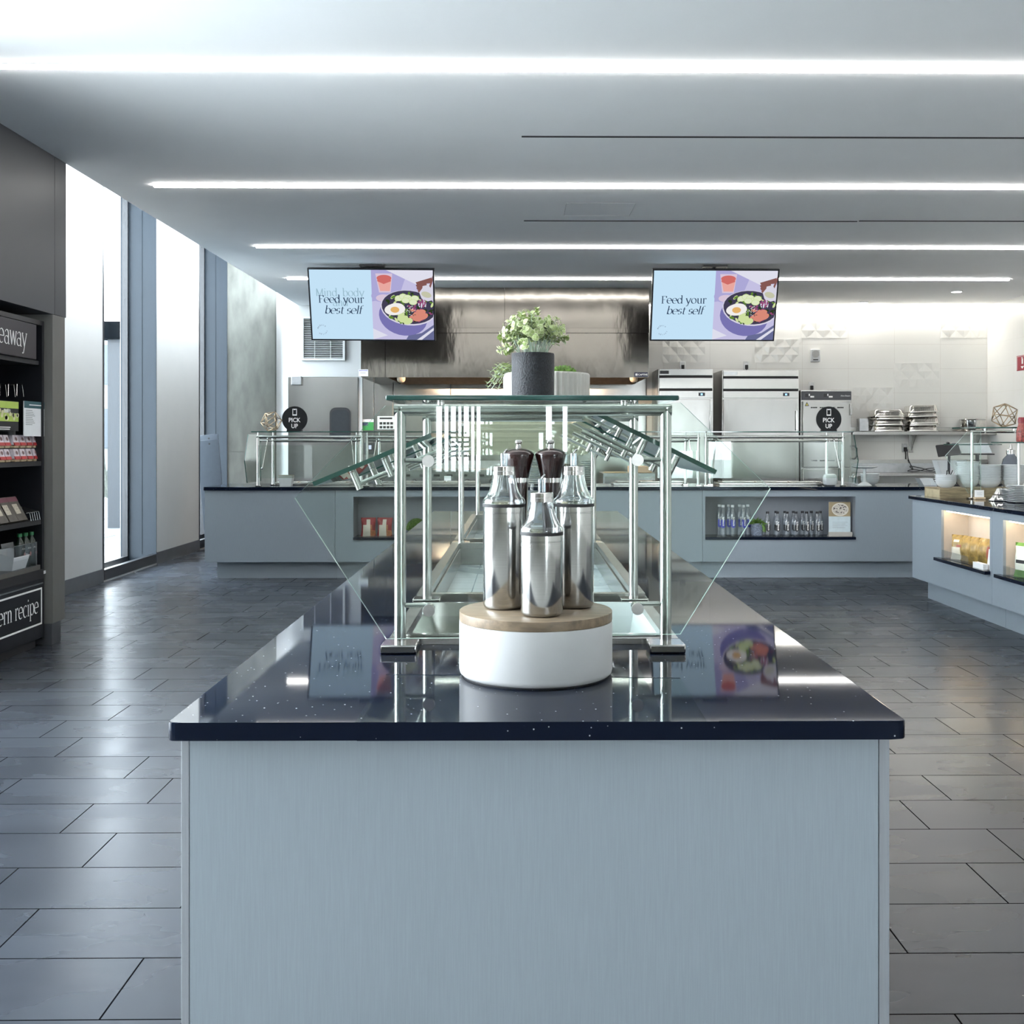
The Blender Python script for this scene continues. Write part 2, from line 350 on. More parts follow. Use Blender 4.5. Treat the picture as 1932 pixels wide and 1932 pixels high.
GL = {  # didone-like letters as pen strokes: (strokes, advance)
 'e': ([A(.22, .25, .2, .25, 0, 308), L(.03, .26, .42, .26)], .46), 'o': ([A(.23, .25, .2, .25, 0, 360)], .49),
 'd': ([A(.2, .25, .17, .25, 30, 330), L(.38, 0, .38, .78), L(.29, .77, .38, .77), L(.38, .01, .46, .01)], .5),
 'b': ([L(.1, .0, .1, .78), L(.01, .77, .1, .77), A(.27, .25, .18, .25, -150, 150)], .5),
 'p': ([L(.1, -.25, .1, .5), L(.01, .49, .1, .49), L(.02, -.24, .19, -.24), A(.27, .25, .18, .25, -150, 150)], .5),
 'y': ([L(.03, .5, .22, .02), L(.42, .5, .16, -.18), A(.1, -.18, .06, .06, 0, -150), L(0, .49, .13, .49), L(.34, .49, .47, .49)], .46),
 'u': ([L(.1, .5, .1, .15), A(.23, .15, .13, .15, 180, 300), L(.37, .5, .37, 0), L(.02, .49, .1, .49), L(.29, .49, .37, .49), L(.37, .01, .45, .01)], .5),
 'n': ([L(.1, 0, .1, .5), L(.02, .49, .1, .49), L(.02, .01, .18, .01), A(.24, .34, .13, .16, 150, 0), L(.37, .34, .37, 0), L(.29, .01, .45, .01)], .5),
 'm': ([L(.1, 0, .1, .5), L(.02, .49, .1, .49), L(.02, .01, .18, .01), A(.23, .34, .12, .16, 150, 0), L(.35, .34, .35, 0), A(.48, .34, .12, .16, 150, 0), L(.6, .34, .6, 0), L(.52, .01, .68, .01), L(.28, .01, .42, .01)], .72),
 'r': ([L(.1, 0, .1, .5), L(.02, .49, .1, .49), L(.02, .01, .19, .01), A(.24, .36, .13, .14, 165, 60), L(.29, .49, .29, .41)], .36),
 's': ([A(.17, .37, .12, .13, 35, 250), A(.17, .13, .13, .13, 70, -145)], .36),
 't': ([L(.13, .64, .13, .1), A(.22, .1, .09, .1, 180, 310), L(.02, .49, .27, .49)], .31),
 'l': ([L(.1, 0, .1, .78), L(.01, .77, .1, .77), L(.02, .01, .19, .01)], .22),
 'f': ([L(.11, 0, .11, .62), A(.22, .62, .11, .15, 180, 55), L(.01, .49, .25, .49), L(.03, .01, .2, .01)], .28),
 'F': ([L(.11, 0, .11, .7), L(.02, .69, .44, .69), L(.44, .69, .44, .55), L(.11, .37, .33, .37), L(.02, .01, .22, .01)], .48),
 'a': ([L(.35, .05, .35, .35), A(.21, .35, .14, .15, 0, 155), A(.19, .14, .16, .14, 40, 335), A(.41, .05, .06, .05, 180, 300)], .46),
 'w': ([L(.04, .5, .17, .0), L(.17, .0, .3, .5), L(.3, .5, .43, .0), L(.43, .0, .56, .5), L(-.02, .49, .1, .49), L(.5, .49, .62, .49)], .6),
 'c': ([A(.22, .25, .2, .25, 48, 312)], .42), 'i': ([L(.1, 0, .1, .5), L(.02, .49, .1, .49), L(.02, .01, .19, .01), L(.1, .64, .1, .72)], .22),
 'k': ([L(.1, 0, .1, .78), L(.01, .77, .1, .77), L(.12, .22, .36, .49), L(.2, .3, .4, .0)], .44),
 'M': ([L(.08, 0, .08, .7), L(.08, .7, .33, .0), L(.33, .0, .58, .7), L(.58, .7, .58, 0)], .7), ',': ([L(.07, .05, .03, -.1)], .18), ' ': ([], .24)}
def stext(mb, s, O, ux, uy, em, mi=0, cond=1., shear=0., thick=.075, thin=.018, align='L', lift=None):
    O = Vector(O); tot = sum(GL[c][1] for c in s); x = {'L': 0, 'C': -tot/2, 'R': -tot}[align]; nib = math.radians(18)
    for c in s:
        st, adv = GL[c]
        for pts in st:
            n = len(pts); lf = []; rg = []
            for i, p in enumerate(pts):
                q0 = pts[max(i-1, 0)]; q1 = pts[min(i+1, n-1)]
                a = math.atan2(q1[1]-q0[1], q1[0]-q0[0]); w = thin+(thick-thin)*abs(math.sin(a-nib))**2
                nx, ny = -math.sin(a)*w/2, math.cos(a)*w/2
                for arr, sg in ((lf, 1), (rg, -1)):
                    gx, gy = p[0]+nx*sg, p[1]+ny*sg
                    arr.append(O+ux*((x+gx+gy*shear)*em*cond)+uy*(gy*em))
            mb.add(lf+rg, [(i, i+1, n+i+1, n+i) for i in range(n-1)], mi)
        x += adv
# ------------------------------------------------------------------ the room
HC = 3.29; XL = -4.05; XR = 6.61; YB = 15.25; YF = -7.0; TOP = 4.25; XC = -3.155
struct(MB().box(-4.6, 7.0, 1.2, YB+.3, -.12, 0), 'floor', 'floor', 'dark slate floor of staggered rectangular tiles')
struct(MB().box(-4.6, 7.0, YF-.3, 1.2, -.12, 0), 'floor.001', mat('pale bounce-light terrazzo', (.40, .40, .39), .45, var=.05, scale=30), 'pale bounce-light terrazzo floor of the unseen dining side')  # unseen floor, made pale to bounce light onto the ceiling
struct(MB().box(XC, 7.0, YF-.3, YB+.3, HC, HC+.16), 'ceiling', 'ceil', 'smooth white floating ceiling with long light lines')
struct(MB().box(-4.6, XC, YF-.3, YB+.3, TOP, TOP+.1), 'ceiling.001', 'ceil', 'higher white ceiling above the window slot')
mb = MB()
ys = [YF-.3, .6, 5.45, 10.46, 11.99, 13.57, 14.86, YB+.3]; zs = [0, .02, TOP]
mb.cells(ys, zs, {(1, 1), (3, 1), (5, 1)}, XL-.4, XL, lambda u, v, w: (w, u, v))  # first hole is an unseen opening added for daylight
struct(mb, 'wall_left', 'walll', 'white left wall pierced by tall narrow windows')
struct(MB().box(-4.6, 7.0, YB, YB+.25, 0, TOP), 'wall_back', 'wall', 'white painted back wall behind the kitchen')
xt = WX(1220, 833, 0) if False else (1220-984)/F*YB
bt = struct(MB().box(xt, XR, YB-.02, YB, 0, HC), 'wall_back.001', 'tile', 'cream glazed tile on the back wall of the kitchen')
struct(MB().box(XR, XR+.3, YF-.3, YB+.3, 0, TOP), 'wall_right', 'tiley', 'cream tiled right wall')
# relief tiles: three rows of little pyramids
rnd = random.Random(3)
for (px0, px1, py0, py1) in ((1511, 1597, 594, 638), (1424, 1507, 640, 684), (1686, 1772, 685, 731), (1775, 1861, 593, 638), (1610, 1684, 731, 776), (1250, 1330, 640, 684)):
    a = W(px0, py0, YB-.02); b = W(px1, py1, YB-.02); m = MB(); nx = 7; yb = YB-.0205
    for j in range(3):
        zt = a.z+(b.z-a.z)*j/3; zl = a.z+(b.z-a.z)*(j+1)/3; g = []
        for i in range(nx): g.append((a.x+(b.x-a.x)*(i+(.22*(rnd.random()-.5) if 0 < i < nx-1 else 0))/(nx-1), yb-(.009 if (i+j) % 2 else .002), zt))
        for i in range(nx): g.append((a.x+(b.x-a.x)*(i+(.5*(rnd.random()-.5) if 0 < i < nx-1 else 0))/(nx-1), yb-(.0015 if (i+j) % 2 else .005), zl))
        g += [(q[0], YB-.0195, q[2]) for q in g]; fs = []
        for i in range(nx-1):
            fs += [(i, i+nx, i+1), (i+1, i+nx, i+nx+1)] if (i+j) % 2 else [(i, i+nx, i+nx+1), (i, i+nx+1, i+1)]
            fs += [(i, i+1, i+1+2*nx, i+2*nx), (i+nx, i+3*nx, i+1+3*nx, i+1+nx)]
        fs += [(0, 2*nx, 3*nx, nx), (nx-1, 2*nx-1, 4*nx-1, 3*nx-1)]
        m.add(g, fs)
    put(m, 'relief_tile', 'relief', bt)
# front wall behind the camera: side opening added for daylight, and slim louvred windows
mb = MB()
us = [-4.6, -3.9, -2.9, -.93, -.44, .26, .33, .44, .50, 3.6, 5.6, 7.0]; vs = [0, .1, 1.04, 1.75, 2.15, 3.15, TOP]
ho = {(9, 1), (9, 2), (9, 3), (3, 2), (5, 2), (7, 2)}
mb.cells(us, vs, ho, YF-.25, YF, lambda u, v, w: (u, w, v))
struct(mb, 'wall_front', mat('olive grey wall paint', (.42, .42, .36), .6), 'olive grey front wall with slim windows and an added daylight opening')
struct(MB().box(-40, 40, -60, YF-.3, -.15, -.02), 'ground.002', mat('light bounce paving', (.55, .56, .56), .8), 'unseen pale paving added to bounce light through the front opening')  # added pale ground, reflects daylight up through the front opening
w3 = MB()
for x in [-.85, -.78, -.70, -.64, -.56, -.5]: w3.box(x-.012, x+.012, YF-.2, YF-.14, 1.04, 1.75)
for z in [1.2+.05*i for i in range(6)]: w3.box(-.78, -.56, YF-.19, YF-.15, z, z+.02)
for x in [4.6]: w3.box(x-.04, x+.04, YF-.2, YF-.1, .1, 2.15)
struct(w3, 'window_3', 'black', 'dark mullions of the slim front windows and the added side opening')
w4 = MB()
for y in [2.6, 4.0]: w4.box(XL-.3, XL-.22, y-.04, y+.04, .02, TOP)
struct(w4, 'window_4', 'black', 'dark mullions of the left opening added for daylight')
# windows 1 and 2 in the left wall: deep blue grey reveals, glass set back
for n, (y0, y1) in ((1, (10.46, 11.99)), (2, (13.57, 14.86))):
    w = MB(); xg = XL-.33
    w.box(xg-.03, xg+.03, y0, y0+.05, .02, TOP); w.box(xg-.03, xg+.03, y1-.05, y1, .02, TOP); w.box(xg-.03, xg+.03, y0+.05, y1-.05, .02, .10)
    w.box(XL-.39, XL+.004, y0-.004, y0+.03, .02, TOP); w.box(XL-.05, XL+.006, y0+.03, y1-.015, .02, .12)
    f = struct(w, 'window_%d' % n, 'black', ('tall window beside the takeaway fridge' if n == 1 else 'narrow window next to the concrete column'))
    put(MB().box(XL-.39, XL+.003, y1-.014, y1+.002, .02, TOP).box(XL-.16, XL-.152, y1-.02, y1-.013, .12, TOP), 'jamb', 'bluemet', f)
    put(MB().box(xg-.005, xg+.005, y0+.05, y1-.05, .10, TOP), 'pane', 'clearw', f)
mb = MB()
for (y0, y1) in ((7.47, 10.455), (12.0, 13.565)): mb.box(XL, XL+.012, y0, y1, 0, .135)
struct(mb, 'baseboard_left', 'base', 'slate skirting below the white left wall')
struct(MB().prism([(-4.06, 14.862, 0), (-3.462, 15.16, 0), (-3.462, YB+.02, 0), (-4.06, YB+.02, 0)], (0, 0, 1.222)).prism([(-4.06, 14.862, 1.228), (-3.462, 15.16, 1.228), (-3.462, YB+.02, 1.228), (-4.06, YB+.02, 1.228)], (0, 0, TOP-1.228)).prism([(-4.05, 14.88, 1.2), (-3.47, 15.17, 1.2), (-3.47, YB, 1.2), (-4.05, YB, 1.2)], (0, 0, .04)), 'trim_1', 'conc', 'bare concrete column between window and back wall')
# dark panelling around the takeaway fridge
struct(MB().box(XL, -3.15, 5.0, 7.30, 2.222, HC, bev=.002).box(XL, -3.15, 7.303, 7.485, 2.222, HC, bev=.002), 'trim_2', 'pan', 'dark grey soffit panel above the takeaway fridge')
struct(MB().box(XL, -3.15, 7.27, 7.465, .143, 2.22, bev=.002).box(XL, -3.155, 7.27, 7.41, 0, .143, mi=1), 'trim_3', ['pila', 'base'], 'grey pilaster panel on a slate plinth beside the fridge')

# ------------------------------------------------------------------ outside the windows
struct(MB().box(-60, -4.6, -40, 9.5, -.15, -.02), 'ground.001', mat('unseen light bounce apron', (.70, .72, .72), .8), 'unseen light bounce apron outside the added left opening')  # unseen ground made pale, throws daylight up to the ceiling
struct(MB().box(-60, -4.6, 9.5, 90, -.15, -.02), 'ground', brick_mat('pale paving', (.060, .078, .092), (.035, .045, .055), 3.0, 1.6, .5, (0, 0), .7, .02, bump=0, var=.06), 'pale paved terrace outside the windows')
M['canopy'] = mat('dark canopy steel', (.012, .015, .019), .5)
cn = thing('canopy', 'dark steel canopy standing on the terrace outside the first window', 'canopy', (-6.4, 17.3, -.02))
for x, y in ((-6.62, 17.3), (-6.62, 30)): put(MB().box(x, x+.22, y, y+.22, -.02, 3.0), 'post', 'canopy', cn)
put(MB().box(-9.5, -6.3, 17.2, 17.5, 3.0, 3.28).box(-6.7, -6.3, 17.2, 30.3, 3.0, 3.28), 'beam', 'canopy', cn)
bd = thing('building', 'pale office building with rows of windows across the terrace', 'building', (-24, 50, -.02))
put(MB().box(-45, -14.5, 44, 60, -.02, 6.2), 'facade', mat('pale render', (.13, .14, .145), .8), bd)
M['wg'] = mat('blue window glass', (.03, .04, .05), .3)
for k in range(7):
    for j in range(2):
        x = -24.8+1.4*k; put(MB().box(x, x+1.0, 43.96, 44.02, 1.1+2.6*j, 2.7+2.6*j), 'window', M['wg'], bd)
mb = MB(); rnd = random.Random(5)
for k in range(900):
    p = Vector((-17+9.5*rnd.random(), 26+9*rnd.random(), -.02)); a = rnd.random()*6.28; h = .5+.7*rnd.random(); d = Vector((math.cos(a), math.sin(a), 0))
    mb.add([p-d*.04, p+d*.04, p+Vector((rnd.uniform(-.3, .3), rnd.uniform(-.3, .3), h))], [(0, 1, 2)])
tag(put(mb, 'grass', mat('dry grass', (.05, .055, .045), .8, var=.3)), 'dry ornamental grass growing beyond the terrace', 'grass', kind='stuff')

# ------------------------------------------------------------------ ceiling lights and slots
lights = [(5.53, -3.1, 6.5, .040, 'long light line in the ceiling nearest the front of the room'),
          (8.10, -2.753, 6.5, .036, 'second light line in the ceiling, starting above the takeaway fridge'),
          (10.63, -2.61, 6.5, .034, 'third light line in the ceiling, just before the screens'),
          (12.70, -2.755, 5.77, .030, 'light line in the ceiling passing behind the two screens')]
for k in range(1): lights.append((2.96-2.57*k, -3.1, 6.5, .040, 'light line in the ceiling above the front end of the island'))
for (y, x0, x1, w, lb) in lights:
    t = thing('ceiling_light', lb, 'light', ((x0+x1)/2, y, HC), 'light lines in the ceiling')
    put(MB().box(x0-.01, x1+.01, y-w/2-.006, y-w/2, HC-.004, HC+.001).box(x0-.01, x1+.01, y+w/2, y+w/2+.006, HC-.004, HC+.001), 'trim', 'white', t)
    if 4 < y < 6: put(MB().box(x0, -1.18, y-w*.36, y+w*.36, HC-.018, HC-.001), 'lens', 'lens', t); put(MB().box(-1.178, x1, y-w/2, y+w/2, HC-.020, HC-.001), 'lens', 'lens', t)
    else: put(MB().box(x0, x1, y-w/2, y+w/2, HC-.018, HC-.001), 'lens', 'lens', t)
for (y, x0, x1, lb) in ((6.79, 0, 6.5, 'thin black air slot between the first two ceiling lights'), (9.38, .02, 2.93, 'thin black air slot between the second and third ceiling lights, centre piece'), (9.36, 2.94, 6.5, 'thin black air slot over the right counter, right piece of a broken line')):
    single(MB().box(x0, x1, y-.009, y+.009, HC-.006, HC-.0005), 'air_slot', 'blackm', lb, 'air vent', ((x0+x1)/2, y, HC), 'black air slots in the ceiling')
cw = single(MB().box(xt, XR-.05, YB-.11, YB-.05, HC-.015, HC-.001), 'wall_washer', emit('wall washer lens', (1, .96, .9), 10.), 'bright cove light along the top of the tiled kitchen wall', 'light', (3.5, YB-.08, HC))
for px, py, lb in ((1805, 549.5, 'round downlight in the ceiling nearer the screen'), (1628, 570, 'round downlight in the ceiling next to the tiled wall')):
    c = WZ(px, py, HC); t = thing('downlight', lb, 'light', c, 'small round downlights')
    put(MB().lathe([(.062, -.012), (.075, -.010), (.075, 0)], c, 20), 'ring', 'white', t); put(MB().lathe([(0, -.010), (.062, -.010)], c, 20), 'lens', 'lens', t)
a = WZ(1068, 383, HC); b = WZ(1187, 407, HC); m = MB()
for (x0, x1, y0, y1) in ((a.x, b.x, a.y, a.y+.004), (a.x, b.x, b.y, b.y+.004), (a.x, a.x+.004, b.y, a.y), (b.x, b.x+.004, b.y, a.y)): m.box(min(x0, x1), max(x0, x1), min(y0, y1), max(y0, y1), HC-.002, HC-.0003)
single(m, 'access_panel', mat('grey joint', (.45, .45, .46), .7), 'faint square access panel outline in the white ceiling', 'panel', (a.x, a.y, HC))

# ------------------------------------------------------------------ counters
def cabinet(label, w, d, h, kick, niche=None, loc=(0, 0, 0), rot=0, recess=.1, group=None, nm='laminate', light=False, xk=0.):
    """front faces -y at y=0, width along +x"""
    t = thing('counter_cabinet', label, 'cabinet', (0, 0, 0), group)
    us, vs, ho = [0, w], [kick, h], set()
    if niche:
        n0, n1, z0, z1, nd = niche; us = [0, max(n0, .001), min(n1, w), w] if n1 < w else [0, n0, w]; vs = [kick, z0, z1, h]; ho = {(1, 1)}
    put(MB().cells(us, vs, ho, 0, .02, lambda u, v, q: (u, q, v)), 'front_panel', 'lam', t)
    put(MB().box(.001, .019, .021, d, kick, h).box(w-.019, w-.001, .021, d, kick, h).box(.02, w-.02, d-.018, d, kick, h).box(.02, w-.02, .021, d-.019, kick, kick+.02), 'carcass', 'lam', t)
    put(MB().box(xk, w, recess, recess+.018, 0, kick-.001).box(xk, xk+.018, recess+.018, d, 0, kick-.001), 'toe_kick', 'lam', t)
    if niche:
        n1 = min(n1, w-.02); m = MB(); nm_ = M['nichew'] if light else M['lamd']
        m.box(n0-.012, n0, .021, nd, z0-.012, z1+.012).box(n1, n1+.012, .021, nd, z0-.012, z1+.012).box(n0, n1, nd-.012, nd, z0, z1).box(n0, n1, .021, nd, z1, z1+.012).box(n0, n1, .021, nd, z0-.012, z0-.001)
        put(m, 'niche', nm_, t)
        lp, lo = (.055, .045) if light else (.0, .018)
        put(MB().box(n0-lp, n1+lp*.2, -lo, nd-.014, z0-.026, z0, bev=.002), 'ledge', 'quartz', t)
        if light: put(MB().box(n0+.03, n1-.03, .03, .042, z1-.012, z1-.001), 'strip_light', 'warm', t)
    t.location = loc; t.rotation_euler = (0, 0, rot); OFF[t.name] = Vector(loc); return t
M['nichew'] = mat('cream niche lining', (.62, .55, .47), .5, var=.02)
M['warm'] = emit('warm strip lens', (1., .82, .6), 7.)

YC = 10.70; ZC = .917; f = YC/F
px2x = lambda px, Y: (px-984)/F*Y
xa, xb, xc, xd = px2x(388, YC), px2x(633, YC), px2x(1326, YC), 4.9
zt, zb = CH-104*f, CH-180.5*f
cabinet('grey blue counter front at the kitchen, section by the concrete column', xb-xa-.003, .82, ZC-.035, .171, None, (xa, YC, 0), group='kitchen counter sections', xk=.095)
cabinet('grey blue counter front with the niche of red snack bags', xc-xb-.003, .82, ZC-.035, .171, (px2x(667, YC)-xb, px2x(952, YC)-xb, zb, zt, .32), (xb, YC, 0), group='kitchen counter sections')
cabinet('grey blue counter front with the long niche of water bottles', xd-xc, .82, ZC-.035, .171, (px2x(1331, YC)-xc, px2x(1616, YC)-xc, zb, zt, .32), (xc, YC, 0), group='kitchen counter sections')
single(MB().box(px2x(385.5, YC-.03), xd, YC-.03, YC+.84, ZC-.035, ZC, bev=.004), 'worktop', 'quartz', 'long black worktop along the kitchen counter', 'worktop', (0, YC, ZC))
# right hand counter
XP = 3.447; ZR = .889
YA = 9.47; y1 = 7.86
cabinet('grey blue counter section on the right with the niche of yellow snack bags', YA-y1-.003, .95, ZR-.031, .17, (YA-8.815, YA-7.90, .412, .805, .235), (XP, YA, 0), -math.pi/2, group='right counter sections', light=True, xk=.1)
cabinet('grey blue counter section on the right with the niche of white and green bags', 2.4, .95, ZR-.031, .17, (y1-7.68, y1-6.76, .412, .805, .235), (XP, y1, 0), -math.pi/2, group='right counter sections', light=True)
single(MB().box(3.42, 4.42, 5.4, YA+.03, ZR-.03, ZR, bev=.004), 'worktop', 'quartz', 'black worktop on the right counter carrying bowls and plates', 'worktop', (3.9, 7.5, ZR))

# ------------------------------------------------------------------ island
ZI = .914; IX0, IX1, IY0, IY1 = -.571, .624, 1.737, 7.01
WELLS = [(2.40, 2.945, .013), (3.045, 4.60, .022), (4.76, 6.36, .022)]; WX0, WX1 = -.296, .350
t = thing('island_cabinet', 'long grey island cabinet in the middle of the room', 'cabinet', (.02, 1.76, 0))
fx0, fx1 = px2x(343, 1.765), px2x(1681, 1.765); tx0, tx1 = px2x(360, 1.765), px2x(1659, 1.765)
put(MB().box(tx0, tx1, 1.765, 1.79, .17, ZI-.031), 'front_panel', 'lam', t)
put(MB().box(fx0, tx0-.0015, 1.766, 1.84, .17, ZI-.031, bev=.0015), 'edge_post', 'lamd', t); put(MB().box(tx1+.0015, fx1, 1.766, 1.84, .17, ZI-.031, bev=.0015), 'edge_post', 'lamd', t)
put(MB().box(fx0+.001, fx0+.02, 1.841, 6.98, .17, ZI-.031).box(fx1-.02, fx1-.001, 1.841, 6.98, .17, ZI-.031).box(fx0+.02, fx1-.02, 6.96, 6.98, .17, ZI-.031), 'side_panel', 'lam', t)
put(MB().box(fx0+.09, fx1-.09, 1.86, 6.9, 0, .169), 'toe_kick', 'lamd', t)
us = [IX0, WX0+.03, WX1-.03, IX1]; vs = [IY0]; ho = set()
for k, (a, b, _) in enumerate(WELLS): vs += [a+.03, b-.03]; ho.add((1, 1+2*k))
vs.append(IY1)
m = MB().cells(us, vs, ho, ZI-.03, ZI, lambda u, v, w: (u, v, w))
bm = bmesh.new(); bv = [bm.verts.new(v) for v in m.v]
for q in m.f: bm.faces.new([bv[i] for i in q])
bmesh.ops.recalc_face_normals(bm, faces=bm.faces)
cor = [e for e in bm.edges if abs(e.verts[0].co.z-e.verts[1].co.z) > .01 and e.verts[0].co.x in (IX0, IX1) or (abs(e.verts[0].co.z-e.verts[1].co.z) > .01 and min(abs(e.verts[0].co.x-IX0), abs(e.verts[0].co.x-IX1)) < 1e-4 and min(abs(e.verts[0].co.y-IY0), abs(e.verts[0].co.y-IY1)) < 1e-4)]
cor = [e for e in cor if min(abs(e.verts[0].co.y-IY0), abs(e.verts[0].co.y-IY1)) < 1e-4]
bmesh.ops.bevel(bm, geom=cor, offset=.014, segments=5, affect='EDGES', profile=.5)
rim = [e for e in bm.edges if len(e.link_faces) == 2 and abs(e.link_faces[0].normal.z-e.link_faces[1].normal.z) > .5 and not (WX0 < e.verts[0].co.x < WX1)]
bmesh.ops.bevel(bm, geom=rim, offset=.002, segments=2, affect='EDGES', profile=.5)
m = MB(); m.bm(bm, 0, True)
single(m, 'worktop', 'quartz', 'glossy black speckled worktop on the island', 'worktop', (.02, 4.4, ZI))
M['deck'] = brick_mat('perforated steel deck', (.40, .46, .50), (.22, .26, .29), .10, .16, 0, (0, 0), .3, .002, bump=.1, var=.06)
for k, (a, b, h) in enumerate(WELLS):
    lb = ['short steel food well nearest the white bottle stand', 'long steel food well in the middle of the island', 'steel food well at the far end of the island'][k]
    t = thing('food_well', lb, 'food well', (.027, (a+b)/2, ZI), 'food wells let into the island')
    put(MB().cells([WX0, WX0+.032, WX1-.032, WX1], [a, a+.032, b-.032, b], {(1, 1)}, ZI+.0005, ZI+h, lambda u, v, w: (u, v, w)), 'rim', 'steel', t)
    x0, x1, y0, y1, dz = WX0+.034, WX1-.034, a+.034, b-.034, (.16 if k == 0 else .07)
    put(MB().box(x0, x1, y0, y0+.004, ZI-dz, ZI).box(x0, x1, y1-.004, y1, ZI-dz, ZI).box(x0, x0+.004, y0, y1, ZI-dz, ZI).box(x1-.004, x1, y0, y1, ZI-dz, ZI).box(x0, x1, y0, y1, ZI-dz-.004, ZI-dz, mi=1), 'basin', ['steel', 'steel' if k == 0 else 'deck'], t)
def food_pan(x0, x1, y0, y1, lb, m_):
    m = MB(); z = ZI+.018; d = .10; tp = .02
    o = [(x0, y0), (x1, y0), (x1, y1), (x0, y1)]; i = [(x0+.012, y0+.012), (x1-.012, y0+.012), (x1-.012, y1-.012), (x0+.012, y1-.012)]; b = [(x0+tp+.012, y0+tp+.012), (x1-tp-.012, y0+tp+.012), (x1-tp-.012, y1-tp-.012), (x0+tp+.012, y1-tp-.012)]
    vs = [(*p, z-.004) for p in o]+[(*p, z) for p in o]+[(*p, z) for p in i]+[(*p, z-d) for p in b]; fs = []
    for k in range(4):
        j = (k+1) % 4; fs += [(k, j, j+4, k+4), (k+4, j+4, j+8, k+8), (k+8, j+8, j+12, k+12)]
    fs.append((12, 13, 14, 15)); m.add(vs, fs)
    single(m, 'food_pan', m_, lb, 'pan', ((x0+x1)/2, (y0+y1)/2, z))
food_pan(-.26, -.06, 2.43, 2.915, 'deep steel pan in the near food well, left of the white one', 'steelv')
food_pan(.115, .318, 2.43, 2.915, 'deep white pan in the near food well', 'china')
# ------------------------------------------------------------------ island sneeze guard
t = thing('sneeze_guard', 'tall glass and steel tube sneeze guard standing over the island food wells', 'sneeze guard', (.024, 2.33, ZI))
PXL, PXR, ZBAR, R_ = -.2622, .3117, 1.434, .0126
FR = [2.33, 3.0, 4.68, 6.43]
for y in FR:
    for x in (PXL, PXR):
        put(MB().cyl((x, y, ZI+.016), (x, y, ZBAR+.006), R_, 20), 'post', 'tube', t)
        put(MB().box(x-.0385, x+.0385, y-.05+.012, y+.05-.012, ZI+.0005, ZI+.0185, bev=.003), 'base_flange', 'steelv', t)
    put(MB().cyl((PXL-.0125, y, ZBAR), (PXR+.0125, y, ZBAR), R_, 20), 'top_rail', 'tube', t)
    for x in (-.174, .222): put(MB().cyl((x, y, ZBAR+.008), (x, y, 1.4515), .008, 14), 'standoff', 'tube', t)
ps = [(727, 765), (1285, 760), (1454, 922), (1284, 1197), (728, 1206), (555.5, 939.5)]
put(MB().prism([W(a, b, 2.262) for a, b in ps], (0, .008, 0), 0, 1), 'glass_panel', ['clear', 'edgew'], t)
g = MB(); r = .006; y0, y1 = 2.25, 3.22; x0, x1 = -.284, .330
g.box(x0, x1, y0, y1, 1.452, 1.463, bev=.0035, mi=0, seg=3)
for i, fc in enumerate(g.f):
    c = sum((g.v[k] for k in fc), Vector())/len(fc)
    if abs(c.z-1.4575) < .0054: g.m[i] = 1
put(g, 'glass_shelf', ['clear', 'edge'], t)
for (px, py) in ((808, 870), (1203, 868), (809, 1152), (1203, 1149)):
    c = W(px, py, 2.256); xp = PXL if px < 984 else PXR; sg = 1 if px < 984 else -1
    put(MB().cyl((c.x, 2.2535, c.z), (c.x, 2.2615, c.z), .0125, 28), 'glass_clamp', 'disc', t)
    put(MB().cyl((c.x, 2.2705, c.z), (c.x, 2.30, c.z), .010, 20).tube([(c.x, 2.30, c.z), (c.x, 2.322, c.z), (c.x+sg*-.008, 2.33, c.z), (xp+sg*.012, 2.33, c.z)], .0052, 10), 'bracket', 'tube', t)
def pane(Plo, Phi, y0, y1, th=.010):
    Plo = Vector((Plo[0], y0, Plo[1])); Phi = Vector((Phi[0], y0, Phi[1])); d = (Phi-Plo).normalized(); nrm = Vector((-d.z, 0, d.x)); nrm = nrm if nrm.z > 0 else -nrm
    g = MB(); q = [Plo, Phi, Phi+nrm*th, Plo+nrm*th]; e = Vector((0, y1-y0, 0))
    vs = q+[p+e for p in q]
    g.add(vs, [(0, 1, 5, 4), (2, 3, 7, 6)], 0); g.add(vs, [(0, 1, 2, 3), (4, 5, 6, 7), (1, 2, 6, 5), (0, 3, 7, 4)], 1)
    put(g, 'glass_wing', ['clear', 'edge'], t)
    return Plo, Phi, d, nrm
for lo, hi, xp in (((-.4615, 1.2668), (-.1995, 1.3755), PXL), ((.432, 1.293), (.164, 1.425), PXR)):
    for a, b in ((2.40, 2.93), (3.06, 4.6), (4.76, 6.35)):
        P, Q, d, nr = pane(lo, hi, a, b)
        for yy in ((a+.1, b-.1) if b-a < 1 else (a+.25, b-.25)):
            base = Vector((0, yy-a, 0)); ln = (Q-P).length
            p0 = P+base+d*(ln*.27)-nr*.032; p1 = P+base+d*(ln*.97)-nr*.032
            put(MB().cyl(p0, p1, .0055, 12), 'arm', 'tube', t)
            for k in (.27, .55):
                c = P+base+d*(ln*k)
                put(MB().cyl(c-nr*.044, c-nr*.0005, .0085, 16).cyl(c+nr*.0105, c+nr*.016, .006, 14), 'clamp', 'steelv', t)
            for fy in FR[:]:
                pass
